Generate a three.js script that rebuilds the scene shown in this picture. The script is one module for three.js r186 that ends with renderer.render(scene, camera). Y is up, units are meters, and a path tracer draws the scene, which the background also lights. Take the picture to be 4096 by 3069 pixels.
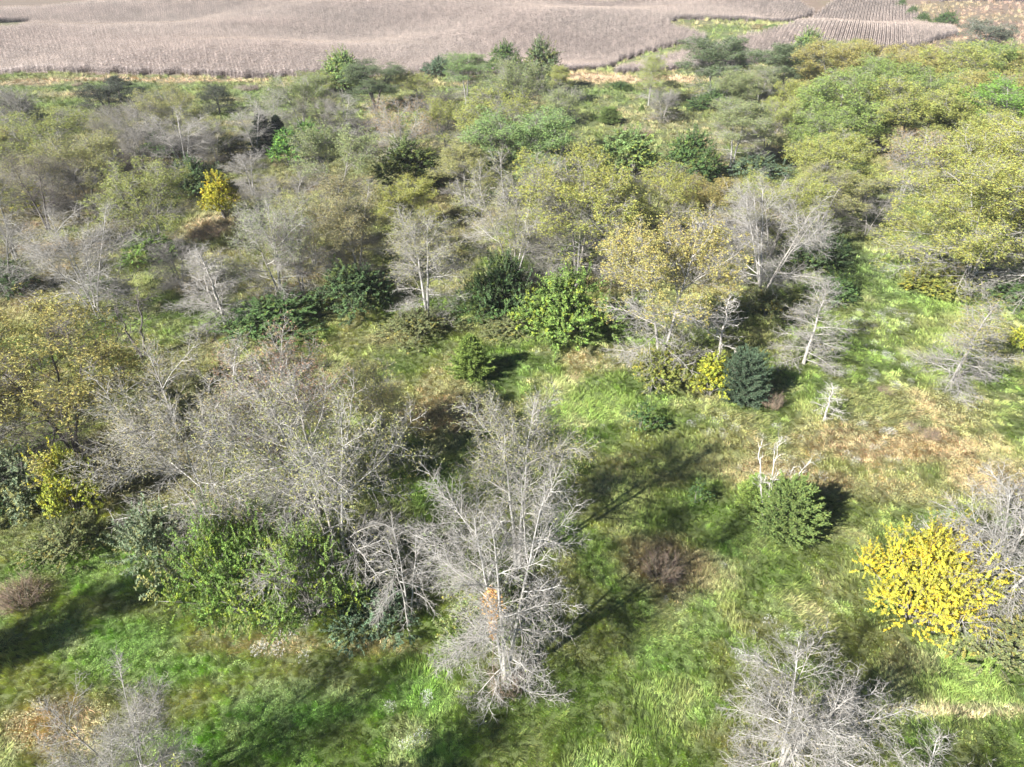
import * as THREE from 'three';
import { Sky } from 'three/addons/objects/Sky.js';

// ------------------------------------------------------------------ camera, sky, sun, exposure
const scene = new THREE.Scene();
const camera = new THREE.PerspectiveCamera(58.03, 1024 / 767, 1, 4000);
camera.position.set(0, 40, 0);
camera.rotation.set(THREE.MathUtils.degToRad(-33.5), 0, 0);
scene.add(camera);
const renderer = new THREE.WebGLRenderer({ antialias: true });
renderer.setSize(1024, 767);
renderer.toneMapping = THREE.LinearToneMapping;
renderer.toneMappingExposure = 3.0;
renderer.shadowMap.enabled = true;
const sunElevation = THREE.MathUtils.degToRad(34);
const sunDirection = new THREE.Vector3(-0.77 * Math.cos(sunElevation), Math.sin(sunElevation), 0.638 * Math.cos(sunElevation)).normalize();
const sky = new Sky();
sky.name = 'sky';
sky.scale.setScalar(3500);
sky.userData.kind = 'structure';
const su = sky.material.uniforms;
su.sunPosition.value.copy(sunDirection);
su.turbidity.value = 3; su.rayleigh.value = 1.2; su.mieCoefficient.value = 0.004;
scene.add(sky);
scene.environmentIntensity = 0.05;
const sun = new THREE.DirectionalLight(new THREE.Color(1, 0.965, 0.9), 5);
sun.name = 'sun';
sun.position.copy(sunDirection).multiplyScalar(400).add(new THREE.Vector3(0, 0, -150));
sun.target.position.set(0, 0, -150);
sun.castShadow = true;
Object.assign(sun.shadow.camera, { left: -420, right: 420, top: 420, bottom: -420, near: 10, far: 1200 });
sun.shadow.mapSize.set(4096, 4096);
scene.add(sun, sun.target);
scene.fog = new THREE.FogExp2(new THREE.Color(0.80, 0.80, 0.84), 0.00013);

// ------------------------------------------------------------------ noise and the lie of the land
const hash2 = (i, j, s = 0) => { let h = Math.imul(i, 374761393) + Math.imul(j, 668265263) + Math.imul(s, 1274126177); h = Math.imul(h ^ (h >>> 13), 1274126177); return ((h ^ (h >>> 16)) >>> 0) / 4294967296; };
function noise2(x, y, s = 0) {
  const i = Math.floor(x), j = Math.floor(y), u = x - i, v = y - j, a = u * u * (3 - 2 * u), b = v * v * (3 - 2 * v);
  return (hash2(i, j, s) * (1 - a) + hash2(i + 1, j, s) * a) * (1 - b) + (hash2(i, j + 1, s) * (1 - a) + hash2(i + 1, j + 1, s) * a) * b;
}
const fbm = (x, y, s = 0) => (noise2(x, y, s) * 4 + noise2(x * 2.1, y * 2.1, s + 1) * 2 + noise2(x * 4.3, y * 4.3, s + 2)) / 7;
const smooth = (a, b, x) => { const t = Math.min(1, Math.max(0, (x - a) / (b - a))); return t * t * (3 - 2 * t); };
function terrain(x, z) {
  const d = -z, far = smooth(190, 290, d), wood = smooth(60, 130, x) * smooth(110, 170, d) * (1 - smooth(230, 300, d));
  return 0.7 * (noise2(x / 17, z / 17, 3) - 0.5) + 0.25 * (noise2(x / 4, z / 4, 4) - 0.5) * (1 - far)
    + far * (2.6 * Math.sin((d + 0.55 * x) * 0.032 + 1.2) + 1.5 * Math.sin((d - 0.9 * x) * 0.041) + 1.1 * Math.sin(x * 0.052 + 2)) + 5 * smooth(330, 620, d) + 2.0 * wood;
}
// ------------------------------------------------------------------ the plan of the fields and the grass, in metres
const cornMain = [[-185.1, -251.8], [-131.5, -234.5], [-106.6, -232.8], [-77.6, -231.9], [-57.1, -236.9], [-35.7, -235.5], [-26.5, -235.6], [16.6, -238.2], [34.4, -275], [42.5, -298], [53.6, -310.8], [71.7, -320.5], [75, -316.8], [79.2, -318.1], [82.1, -326.7], [81.3, -335.7], [77.3, -349.8], [73.6, -356.8], [73.8, -365.3], [82.4, -375.7], [97.1, -375], [118.5, -386.4], [146.7, -413.6], [171.4, -441.6], [169.2, -468.8], [166.8, -488.2], [-373.8, -539.8]];
const cornRight = [[32.7, -244], [39.9, -264.1], [52.3, -289.2], [69.8, -304.2], [79.5, -304.5], [89.5, -311.9], [101.2, -314.5], [117, -326.8], [163.7, -427.7], [190.4, -466.2], [206.5, -487.7], [254.5, -523.7], [215, -437.8], [219.8, -430.4], [206.6, -389.6], [197.8, -366.2], [205.7, -364.6], [189.7, -327.6], [152.4, -288.6], [116, -273.5], [83.3, -263.1], [59.7, -261.7], [48.3, -248.4]];
const cornHole = [[-253.1, -357.6], [-243.9, -373.4], [-237.6, -381.2], [-230.5, -374.3], [-209.5, -327.9], [-221.4, -310.6]];
const cornFar = [[252.6, -466.2], [318.5, -470.3], [298.4, -439.3], [238.5, -438.8]];
const patches = [
  ['b', -80, -131.9, 28.8, 44.1, 0.7],
  ['b', -40, -121.4, 21.3, 34.7, 0.45],
  ['b', -60.3, -86.6, 10.2, 12.3, 0.3],
  ['b', -8.7, -121.7, 18.2, 32.1, 0.3],
  ['b', -30.9, -54.3, 13.3, 15.9, 0.45],
  ['b', 85.8, -180.3, 42.4, 59.4, 0.5],
  ['b', -25.6, -86.7, 10, 13.1, 0.4],
  ['b', 30.9, -114, 19.4, 21.4, 0.3],
  ['t', 33.9, -50, 10.8, 3.8, 0.9],
  ['t', 23.9, -45.5, 6.7, 3.4, 0.8],
  ['t', 41.9, -45.4, 6.3, 3, 0.8],
  ['t', -8.1, -55.9, 5, 3.8, 0.8],
  ['t', 22.3, -50.9, 3.4, 3.4, 0.5],
  ['b', 11.3, -35.8, 3.9, 2.7, 0.8],
  ['t', -27.6, -23.4, 3.2, 1.6, 0.8],
  ['t', 41.2, -56, 9.1, 4.1, 0.45],
  ['b', -34.8, -33.3, 2.3, 1.7, 0.7],
  ['t', 18.8, -47.3, 4.9, 2.6, 0.5],
  ['t', 33.1, -43.9, 6, 2.3, 0.5],
  ['s', -16.9, -29, 5.3, 0.9, 0.8],
  ['s', -9.1, -28.8, 4.6, 1, 0.8],
  ['s', -0.2, -27.5, 3.6, 1.5, 0.5],
  ['s', 25.6, -24.2, 6.3, 0.5, 0.9],
  ['s', -13.6, -25.9, 7.6, 1.6, 0.4],
  ['s', -48.2, -105.1, 4.9, 5.6, 0.9],
  ['s', 11, -65.6, 6.1, 3.3, 0.7],
  ['s', -41.3, -83.3, 3.7, 4.3, 0.5],
  ['s', 34.1, -181, 12.7, 19.6, 0.55],
  ['s', 41.7, -172.9, 10.2, 19.2, 0.6],
  ['s', 50.3, -113.6, 9.7, 8.6, 0.3],
  ['d', 28, -231.8, 16.6, 10.1, 1],
  ['d', 50.3, -234.8, 10.3, 9.6, 0.9],
  ['d', -147, -225.7, 12.8, 5.3, 0.8],
  ['d', -110.1, -228.3, 46, 2.5, 0.9],
  ['d', -67.8, -223.5, 8.4, 3.9, 0.6],
  ['d', -126.7, -211, 12, 5.1, 0.6],
  ['d', -28.5, -222.2, 16.7, 5.2, 0.5],
  ['g', -120.8, -220.7, 35.8, 5, 1],
  ['g', -73.1, -213.3, 9.3, 9, 0.8],
  ['g', 27.8, -206.1, 14.6, 5.6, 0.6],
  ['g', 19.4, -214.8, 8.1, 7.4, 0.4],
  ['c', -13.2, -24.4, 4.8, 1.8, 1],
  ['c', -20.4, -26.9, 3.6, 1.7, 0.7],
  ['c', -6, -25.4, 2.9, 1.9, 0.7],
  ['c', -29.1, -34.6, 4.9, 1.8, 0.5],
  ['c', 10.4, -27.9, 2.7, 1.7, 0.5],
  ['c', -26.4, -28.8, 3.7, 2.1, 0.6],
  ['c', -16.5, -22.3, 5.4, 1.4, 0.7],
  ['g', 49.6, -92.9, 3.7, 13.6, 0.8],
  ['g', 44.6, -80.8, 5.2, 8, 0.5],
  ['g', -3.3, -62.9, 6, 3.4, 0.5],
  ['c', -5.6, -22.4, 4.1, 1.4, 0.5],
];
const asterSpots = [[46.4, -73.5], [43, -64.6], [41.8, -60.5], [42, -72.3], [35, -52.2], [31.8, -47.3], [25.6, -46.5], [25.3, -51.4], [19.2, -52.7], [44.8, -74.9], [46, -57.5], [36.5, -61.3], [16.8, -63.5], [16.1, -65.4], [41.6, -67.3], [32, -37.6], [29.8, -31.2], [16.8, -26.9], [17.3, -29.3], [-15.1, -29], [-7.1, -23.5]];
const postSpots = [[-149.2, -229.5], [-132.8, -231.5], [-110.5, -230.4], [-89.4, -229.9], [-66.8, -230.7], [35.3, -237.9], [27.1, -236.7]];
// ------------------------------------------------------------------ seeded randomness and mesh builders
function rng(seed) { let a = seed >>> 0; return () => { a = (a + 0x6d2b79f5) | 0; let t = Math.imul(a ^ (a >>> 15), 1 | a); t = (t + Math.imul(t ^ (t >>> 7), 61 | t)) ^ t; return ((t ^ (t >>> 14)) >>> 0) / 4294967296; }; }
const TAU = Math.PI * 2;
const add = (a, b, k = 1) => [a[0] + b[0] * k, a[1] + b[1] * k, a[2] + b[2] * k];
const unit = (a) => { const l = Math.hypot(a[0], a[1], a[2]) || 1; return [a[0] / l, a[1] / l, a[2] / l]; };
const cross = (a, b) => [a[1] * b[2] - a[2] * b[1], a[2] * b[0] - a[0] * b[2], a[0] * b[1] - a[1] * b[0]];
const ball = (r) => { const z = r() * 2 - 1, p = r() * TAU, s = Math.sqrt(1 - z * z); return [s * Math.cos(p), z, s * Math.sin(p)]; };
function turned(d, angle, roll) {                                   // d bent by angle towards a direction picked by roll
  const p = unit(cross(d, Math.abs(d[1]) < 0.9 ? [0, 1, 0] : [1, 0, 0])), q = cross(d, p), c = Math.cos(angle), s = Math.sin(angle);
  return unit([0, 1, 2].map((i) => d[i] * c + (p[i] * Math.cos(roll) + q[i] * Math.sin(roll)) * s));
}
class Builder {
  constructor() { this.p = []; this.n = []; this.c = []; this.i = []; }
  tube(pts, radii, sides, tone) {                                   // a tapered tube that ends in a point
    const { p, n, c, i } = this, ref = unit(add(pts[pts.length - 1], pts[0], -1)), side = Math.abs(ref[1]) < 0.9 ? [0, 1, 0] : [1, 0, 0], last = pts.length - 1;
    let ring = -1;
    for (let k = 0; k <= last; k++) {
      const t = unit(add(pts[Math.min(k + 1, last)], pts[Math.max(k - 1, 0)], -1)), u = unit(cross(t, side)), v = cross(t, u), at = p.length / 3;
      if (k === last) { p.push(...pts[k]); n.push(...t); c.push(...tone); for (let j = 0; j < sides; j++) i.push(ring + j, ring + (j + 1) % sides, at); break; }
      for (let j = 0; j < sides; j++) {
        const a = j / sides * TAU, x = Math.cos(a), y = Math.sin(a), d = [u[0] * x + v[0] * y, u[1] * x + v[1] * y, u[2] * x + v[2] * y];
        p.push(pts[k][0] + d[0] * radii[k], pts[k][1] + d[1] * radii[k], pts[k][2] + d[2] * radii[k]); n.push(d[0], d[1], d[2]); c.push(tone[0], tone[1], tone[2]);
      }
      if (k) for (let j = 0; j < sides; j++) { const b = (j + 1) % sides; i.push(ring + j, at + b, at + j, ring + j, ring + b, at + b); }
      ring = at;
    }
  }
  leaf(at, dir, side, len, wide, tone, fold = 0.25) {               // a pointed leaf folded along its rib
    const { p, n, c, i } = this, o = p.length / 3, up = unit(cross(side, dir)), m = add(at, dir, len * 0.45);
    const L = add(add(m, side, -wide / 2), up, wide * fold), R = add(add(m, side, wide / 2), up, wide * fold), T = add(at, dir, len);
    p.push(...at, ...L, ...T, ...R); for (let k = 0; k < 4; k++) { n.push(up[0], up[1], up[2]); c.push(tone[0], tone[1], tone[2]); }
    i.push(o, o + 2, o + 1, o, o + 3, o + 2);
  }
  blade(at, dir, bend, len, wide, tone, tip) {                      // a blade of grass that bends over
    const { p, n, c, i } = this, o = p.length / 3, s = unit(cross(dir, bend)), nn = unit(cross(s, dir));
    let q = at, d = dir;
    for (let k = 0; k < 3; k++) {
      const w = wide * [1, 0.8, 0][k], col = k === 2 ? tip : tone;
      if (k < 2) { p.push(...add(q, s, -w / 2), ...add(q, s, w / 2)); n.push(...nn, ...nn); c.push(...col, ...col); } else { p.push(...q); n.push(...nn); c.push(...col); }
      d = unit(add(d, bend, 0.75)); q = add(q, d, len / 2);
    }
    i.push(o, o + 1, o + 3, o, o + 3, o + 2, o + 2, o + 3, o + 4);
  }
  geometry(smoothNormals = true) {
    const g = new THREE.BufferGeometry();
    g.setAttribute('position', new THREE.BufferAttribute(new Float32Array(this.p), 3));
    if (smoothNormals) g.setAttribute('normal', new THREE.BufferAttribute(new Float32Array(this.n), 3));
    g.setAttribute('color', new THREE.BufferAttribute(new Float32Array(this.c), 3));
    g.setIndex(new THREE.BufferAttribute(new Uint32Array(this.i), 1));
    return g;
  }
}

// ------------------------------------------------------------------ materials
const barkColors = { white: [0.335, 0.315, 0.288], pale: [0.25, 0.234, 0.21], dark: [0.13, 0.113, 0.105], bone: [0.50, 0.47, 0.43], brown: [0.25, 0.20, 0.155], purple: [0.22, 0.18, 0.17] };
const barks = Object.fromEntries(Object.entries(barkColors).map(([k, c]) => [k, new THREE.MeshStandardMaterial({ name: k + '_bark', color: new THREE.Color().setRGB(...c), vertexColors: true, roughness: 0.85 })]));
const tints = {
  yellow: [0.52, 0.49, 0.055], yellow2: [0.35, 0.36, 0.085], yellowlime: [0.46, 0.44, 0.04], gold: [0.37, 0.335, 0.10], yellowgreen: [0.29, 0.32, 0.085], yellowolive: [0.34, 0.365, 0.09], paleyellow: [0.33, 0.33, 0.12],
  straw: [0.31, 0.285, 0.135], straw2: [0.42, 0.36, 0.2], palegreen: [0.26, 0.31, 0.11], orangeyellow: [0.40, 0.355, 0.11], orangeolive: [0.36, 0.31, 0.10], peach: [0.5, 0.34, 0.15], rust: [0.42, 0.26, 0.16], red: [0.35, 0.03, 0.03], orange: [0.62, 0.36, 0.13],
  tan: [0.42, 0.3, 0.13], lushgreen: [0.17, 0.28, 0.05], lushgreen2: [0.19, 0.29, 0.06], brightgreen: [0.156, 0.325, 0.065], green: [0.09, 0.17, 0.05], midgreen: [0.1, 0.181, 0.05], darkgreen: [0.085, 0.145, 0.05], darkolive: [0.11, 0.13, 0.055],
  olive: [0.204, 0.228, 0.09], greygreen: [0.2, 0.25, 0.138], limeyellow: [0.36, 0.4, 0.05], limeolive: [0.25, 0.28, 0.06], bluegreen: [0.13, 0.20, 0.11], softgreen: [0.221, 0.325, 0.104], greenyellow: [0.338, 0.377, 0.104], leafgreen: [0.24, 0.32, 0.08], vividgreen: [0.2, 0.35, 0.0562],
  greygreenleaf: [0.266, 0.308, 0.126], elm: [0.143, 0.195, 0.0845], roundgreen: [0.102, 0.144, 0.036], oak: [0.072, 0.0864, 0.054], oakgrey: [0.156, 0.18, 0.12], cedargreen: [0.19, 0.265, 0.07], cedaryellow: [0.24, 0.33, 0.07], darkcedar: [0.055, 0.08, 0.045], bluecedar: [0.095, 0.145, 0.08],
};
const leafMaterials = {};
const leafMaterial = (tint) => leafMaterials[tint] ??= new THREE.MeshPhysicalMaterial({ name: tint + '_leaf', color: new THREE.Color().setRGB(...tints[tint]), vertexColors: true, side: THREE.DoubleSide, transmission: 0.25, thickness: 0, roughness: 0.85, specularIntensity: 0.5 });

// ------------------------------------------------------------------ woody skeletons
const shapes = {
  round: (v) => Math.sqrt(Math.max(0.06, 1 - Math.pow((v - 0.42) / 0.62, 2))),
  dome: (v) => Math.sqrt(Math.max(0.05, 1 - Math.pow(Math.abs(v - 0.5) / 0.62, 2.2))),
  umbrella: (v) => 0.5 + 0.6 * Math.sin(Math.min(1, v * 1.15) * Math.PI * 0.62),
  cone: (v) => 1.05 - 0.85 * v,
  vase: (v) => 0.75 + 0.3 * v,
};
function skeleton(o) {
  const r = rng(o.seed), trunk = new Builder(), limbs = [], tips = [], H = o.H, R = o.R, shape = shapes[o.shape];
  const thick = o.thick ?? 1, dens = o.dens ?? 0.94;
  const tone = () => { const k = 0.78 + r() * 0.4, w = (r() - 0.5) * 0.06; return [k * (1 + w), k, k * (1 - w)]; };
  function twig(mb, at, d, len, rad) {
    const e = add(at, unit(add(d, ball(r), 0.15)), len);
    mb.tube([at, e], [rad, 0], 3, tone().map((k) => k * 0.85)); tips.push([e, d, 4]);
  }
  function branch(mb, at, d, len, rad, level, bow = 0.05) {
    const n = level === 1 ? 7 : level === 2 ? 4 : 2, pts = [at], radii = [rad], step = len / n;
    let q = at, dir = d; const curve = level === 1 ? bow : (o.lift ?? 0.04);
    for (let k = 0; k < n; k++) {
      dir = unit(add(add(dir, ball(r), level === 1 ? (o.crook ?? 0.16) : 0.2), [0, 1, 0], curve * (level === 1 ? 1 : 1 / level) * (1 - (o.sag ?? 0) * k / n)));
      q = add(q, dir, step); if (q[1] < 0.25) { q[1] = 0.25; dir[1] = Math.abs(dir[1]); } pts.push(q); radii.push(rad * (1 - 0.82 * (k + 1) / n));
    }
    mb.tube(pts, radii, level === 1 ? 6 : level === 2 ? 4 : 3, tone().map((k) => k * (level === 1 ? 1.15 : level === 2 ? 1.08 : 0.92)));
    if (level === 3) tips.push([q, dir, 3]);
    const spacing = (level === 1 ? 0.3 : level === 2 ? 0.17 : 0.14) / dens, from = level === 1 ? 0.1 : 0.06, count = Math.max(level === 1 ? 4 : 2, Math.round(len * (1 - from) / spacing));
    let roll = r() * TAU;
    for (let k = 0; k < count; k++) {
      const t = from + (1 - from) * (k + r() * 0.8) / count, x = Math.min(t * n, n - 1e-3), j = Math.floor(x), f = x - j;
      const start = add(pts[j], add(pts[j + 1], pts[j], -1), f), td = unit(add(pts[j + 1], pts[j], -1));
      roll += 2.4 + (r() - 0.5) * 0.9;
      let cd = turned(td, (o.fork ?? 0.75) * (0.7 + r() * 0.6), roll);
      cd = unit([cd[0], cd[1] * (level < 3 ? (o.flat ?? 0.7) : 0.9), cd[2]]);
      if (level === 1) { const cl = len * (0.5 * (1 - t) + 0.16) * (0.7 + r() * 0.6); if (cl > 0.3) branch(mb, start, cd, Math.min(cl, 3.2), Math.max(0.02, rad * (1 - 0.8 * t) * 0.5) * thick, 2); }
      else if (level === 2) branch(mb, start, cd, Math.max(0.3, len * (0.42 * (1 - t) + 0.14)) * (0.7 + r() * 0.6), 0.0142 * thick, 3);
      else twig(mb, start, cd, 0.2 + r() * 0.38, 0.0092 * thick);
    }
  }
  for (let s = 0; s < o.stems; s++) {
    const az = s / o.stems * TAU + r() * 1.2, lean = o.stems > 1 ? o.lean * (0.7 + r() * 0.6) : (o.lean ?? 0) * r(), hh = H * (s ? 0.78 + r() * 0.18 : 0.97), pts = [], radii = [], n = 9;
    const r0 = H * 0.0125 * (o.girth ?? 1) / Math.sqrt(o.stems) * 1.25;
    for (let k = 0; k <= n; k++) {
      const t = k / n, out = R * lean * Math.pow(t, o.bow ?? 1.3) + (o.stems > 1 ? 0.12 : 0);
      pts.push([Math.cos(az) * out + (k ? (r() - 0.5) * 0.25 * (o.crook ?? 0.16) * 6 * t : 0), t * hh - (k ? 0 : 0.3), Math.sin(az) * out + (k ? (r() - 0.5) * 0.25 * (o.crook ?? 0.16) * 6 * t : 0)]);
      radii.push(r0 * (k ? 1 : 1.4) * (1 - 0.9 * t) + 0.012);
    }
    trunk.tube(pts, radii, 8, tone().map((k) => k * 1.05));
    const nl = Math.round(o.limbs / o.stems);
    let phi = r() * TAU;
    for (let l = 0; l < nl; l++) {
      const v = o.base + (0.97 - o.base) * (l + r() * 0.7) / nl, x = Math.min(v * n, n - 1e-3), j = Math.floor(x), start = add(pts[j], add(pts[j + 1], pts[j], -1), x - j);
      phi += 2.4 + (r() - 0.5) * 0.8;
      const vv = (start[1] / H - o.base) / (1 - o.base), el = (o.el0 ?? 0.15) + ((o.el1 ?? 1.1) - (o.el0 ?? 0.15)) * vv + (r() - 0.5) * 0.3;
      let outA = phi; if (o.stems > 1) outA = az + (((phi - az) % TAU + TAU) % TAU - Math.PI) * 0.62;
      const d = [Math.cos(outA) * Math.cos(el), Math.sin(el), Math.sin(outA) * Math.cos(el)];
      const reach = R * shape(Math.max(0, vv)) * (0.72 + r() * 0.36), roomUp = (H * 1.0 - start[1]) / Math.max(0.2, Math.sin(el) + 0.2);
      const already = Math.hypot(start[0], start[2]) * (o.stems > 1 ? 0.8 : 0.3), len = Math.max(0.8, Math.min((reach - already) / Math.max(0.45, Math.cos(el)), roomUp));
      const mb = new Builder();
      branch(mb, start, d, len, Math.min(radii[j] * 0.62, 0.011 + len * 0.0082) * (o.limbThick ?? 1), 1, (o.low ?? -0.05) + ((o.high ?? 0.1) - (o.low ?? -0.05)) * vv);
      limbs.push(mb);
    }
    if (!o.noTop) for (let q = 0.42; q < 0.99; q += 0.028 / (0.6 + 0.4 * dens)) {
      const x = Math.min(q * n, n - 1e-3), j = Math.floor(x), td = unit(add(pts[j + 1], pts[j], -1));
      phi += 2.4; branch(trunk, add(pts[j], add(pts[j + 1], pts[j], -1), x - j), turned(td, 0.6 + r() * 0.5, phi), (0.5 + r() * 0.9) * (1.5 - q * 0.6), Math.min(0.024, radii[j] * 0.5) * thick, 2);
    }
    if (!o.noTop) branch(trunk, pts[n - 1], unit(add(pts[n], pts[n - 1], -1)), H * 0.12, radii[n - 1] * 0.8, 2);
  }
  return { H, R, trunk, limbs, tips, seed: o.seed };
}
const skeletonKinds = {
  broad1: { seed: 11, H: 12, R: 6, stems: 3, lean: 0.4, base: 0.1, limbs: 26, shape: 'round', el0: -0.1, el1: 1.1 },
  broad2: { seed: 29, H: 11.5, R: 6.2, stems: 4, lean: 0.46, base: 0.14, limbs: 27, shape: 'round', el0: 0.0, el1: 1.1 },
  broad3: { seed: 37, H: 11, R: 5.8, stems: 2, lean: 0.35, base: 0.1, limbs: 24, shape: 'round', el0: -0.1, el1: 1.15 },
  tall1: { seed: 43, H: 14, R: 4.6, stems: 2, lean: 0.22, base: 0.1, limbs: 30, shape: 'round', el0: -0.1, el1: 1.1, crook: 0.2, dens: 1.0 },
  tall2: { seed: 59, H: 13.5, R: 4.8, stems: 2, lean: 0.4, base: 0.14, limbs: 26, shape: 'round', el0: 0.1, el1: 1.1, crook: 0.2 },
  stem2: { seed: 61, H: 14, R: 5, stems: 3, lean: 0.42, base: 0.06, limbs: 36, shape: 'round', el0: -0.25, el1: 1.15, low: -0.08, dens: 1.05 },
  vase: { seed: 73, H: 12.5, R: 6.4, stems: 5, lean: 0.55, base: 0.1, limbs: 34, shape: 'round', el0: -0.05, el1: 1.15, bow: 1.15 },
  low: { seed: 83, H: 8.5, R: 4.9, stems: 3, lean: 0.35, base: 0.06, limbs: 32, shape: 'round', el0: -0.2, el1: 1.2, girth: 1.25, low: -0.06, dens: 1.05 },
  stick: { seed: 89, H: 5, R: 2.6, stems: 4, lean: 0.6, base: 0.3, limbs: 12, shape: 'vase', el0: 0.6, el1: 1.2, dens: 0.7 },
  droop: { seed: 97, H: 8, R: 3.4, stems: 3, lean: 0.4, base: 0.15, limbs: 22, shape: 'round', el0: 0.0, el1: 0.7, low: -0.16, high: -0.1, lift: -0.15, fork: 0.6 },
  twist: { seed: 101, H: 8, R: 2.6, stems: 2, lean: 0.4, base: 0.3, limbs: 10, shape: 'vase', el0: 0.2, el1: 1.0, crook: 0.32, dens: 0.7 },
  excur: { seed: 103, H: 10, R: 3.8, stems: 1, lean: 0.15, base: 0.06, limbs: 30, shape: 'cone', el0: -0.15, el1: 1.0, flat: 0.6, crook: 0.22, dens: 1.15, girth: 0.8 },
  excur2: { seed: 107, H: 8, R: 2.4, stems: 1, lean: 0.22, base: 0.2, limbs: 14, shape: 'cone', el0: -0.2, el1: 0.9, dens: 0.8, thick: 1.3, crook: 0.26, girth: 0.9 },
  snag: { seed: 113, H: 7, R: 2.0, stems: 5, lean: 0.7, base: 0.35, limbs: 14, shape: 'vase', el0: 1.0, el1: 1.35, dens: 0.2, thick: 1.1, girth: 0.85, bow: 1.0, low: 0.25, high: 0.25, crook: 0.1, noTop: true, fork: 0.4 },
  elm: { seed: 127, H: 16, R: 5, stems: 3, lean: 0.5, base: 0.2, limbs: 22, shape: 'round', el0: 0.2, el1: 1.2, bow: 1.6, girth: 1.4 },
  grand: { seed: 151, H: 19, R: 10, stems: 5, lean: 0.42, base: 0.1, limbs: 36, shape: 'round', el0: -0.15, el1: 1.1, dens: 0.66, limbThick: 1.1, crook: 0.2 },
  oak1: { seed: 131, H: 11, R: 6, stems: 2, lean: 0.3, base: 0.15, limbs: 16, shape: 'round', el0: 0.0, el1: 1.0, crook: 0.34, girth: 1.8, dens: 0.6, limbThick: 1.7 },
  oak2: { seed: 137, H: 12, R: 4.8, stems: 1, lean: 0.2, base: 0.15, limbs: 15, shape: 'round', el0: 0.1, el1: 1.0, crook: 0.34, girth: 1.8, dens: 0.6, limbThick: 1.7 },
};
const leafTone = (r, yellowing = 0) => { const k = 0.66 + r() * 0.62, w = (r() - 0.5) * 0.3; return yellowing ? [k * 1.6, k * 1.28, k * 0.75] : [k * (1 + w), k, k * (1 - w * 0.5)]; };
function noise3(x, y, z, s) { const k = Math.floor(y), f = y - k, t = f * f * (3 - 2 * f); return noise2(x + k * 17.3, z + k * 9.1, s + k) * (1 - t) + noise2(x + (k + 1) * 17.3, z + (k + 1) * 9.1, s + k + 1) * t; }
function foliage(sk, kind) {                                        // feathery sprays on the twig ends
  const r = rng(sk.seed * 7 + kind.length * 13 + kind.charCodeAt(0)), b = new Builder(), { H, R } = sk;
  const cap = kind === 'full' ? (H > 15 ? 70000 : 46000) : kind === 'top' ? 34000 : 16000, list = [];
  for (const [at, d] of sk.tips) {
    const rr = Math.hypot(at[0], at[2]) / R, v = at[1] / (H * (1 - 0.42 * Math.min(1.2, rr * rr))), clump = fbm(at[0] * 0.55 + 9, at[2] * 0.55 + at[1] * 0.8, sk.seed);
    let p = 0;
    if (kind === 'top') p = smooth(0.46, 0.82, v + (clump - 0.5) * 0.35);
    else if (kind === 'full') p = smooth(0.2, 0.5, v + (clump - 0.5) * 0.3);
    else if (kind === 'sparse') p = 0.4 * smooth(0.45, 0.92, v + (clump - 0.5) * 0.6) + 0.01;
    else if (kind === 'bits') p = 0.03 * smooth(0.3, 0.8, clump + 0.1);
    else if (kind === 'oak') p = clump > 0.42 ? 1 : 0.15;
    if (kind === 'top' || kind === 'full') { const puff = noise3(at[0] / 1.35, at[1] / 0.95, at[2] / 1.35, sk.seed); p *= smooth(0.3, 0.52, puff + (kind === 'full' ? 0.06 : 0)); }
    if (r() < p) list.push([at, d]);
  }
  const per = kind === 'oak' ? 8 : kind === 'full' ? 7 : kind === 'top' ? 6 : 3, keep = Math.min(1, cap / (list.length * per + 1)), grow = Math.min(1.4, Math.sqrt(1 / keep));
  for (const [at, d] of list) for (let k = 0; k < per; k++) {
    if (r() > keep) continue;
    const a = r() * TAU, dir = unit([Math.cos(a) + d[0] * 0.5, (r() - 0.6) * 1.3, Math.sin(a) + d[2] * 0.5]), side = unit(cross(dir, add(ball(r), [0, 1, 0], 0.45)));
    const big = (kind === 'oak' ? 0.2 : kind === 'sparse' || kind === 'bits' ? 0.1 + r() * 0.06 : kind === 'top' ? 0.13 + r() * 0.08 : 0.15 + r() * 0.08) * grow;
    b.leaf(add(at, ball(r), kind === 'oak' ? 0.25 : kind === 'full' ? 0.16 : 0.1), dir, side, big, big * (kind === 'oak' ? 0.6 : 0.32), leafTone(r));
  }
  return b.geometry();
}

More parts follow.
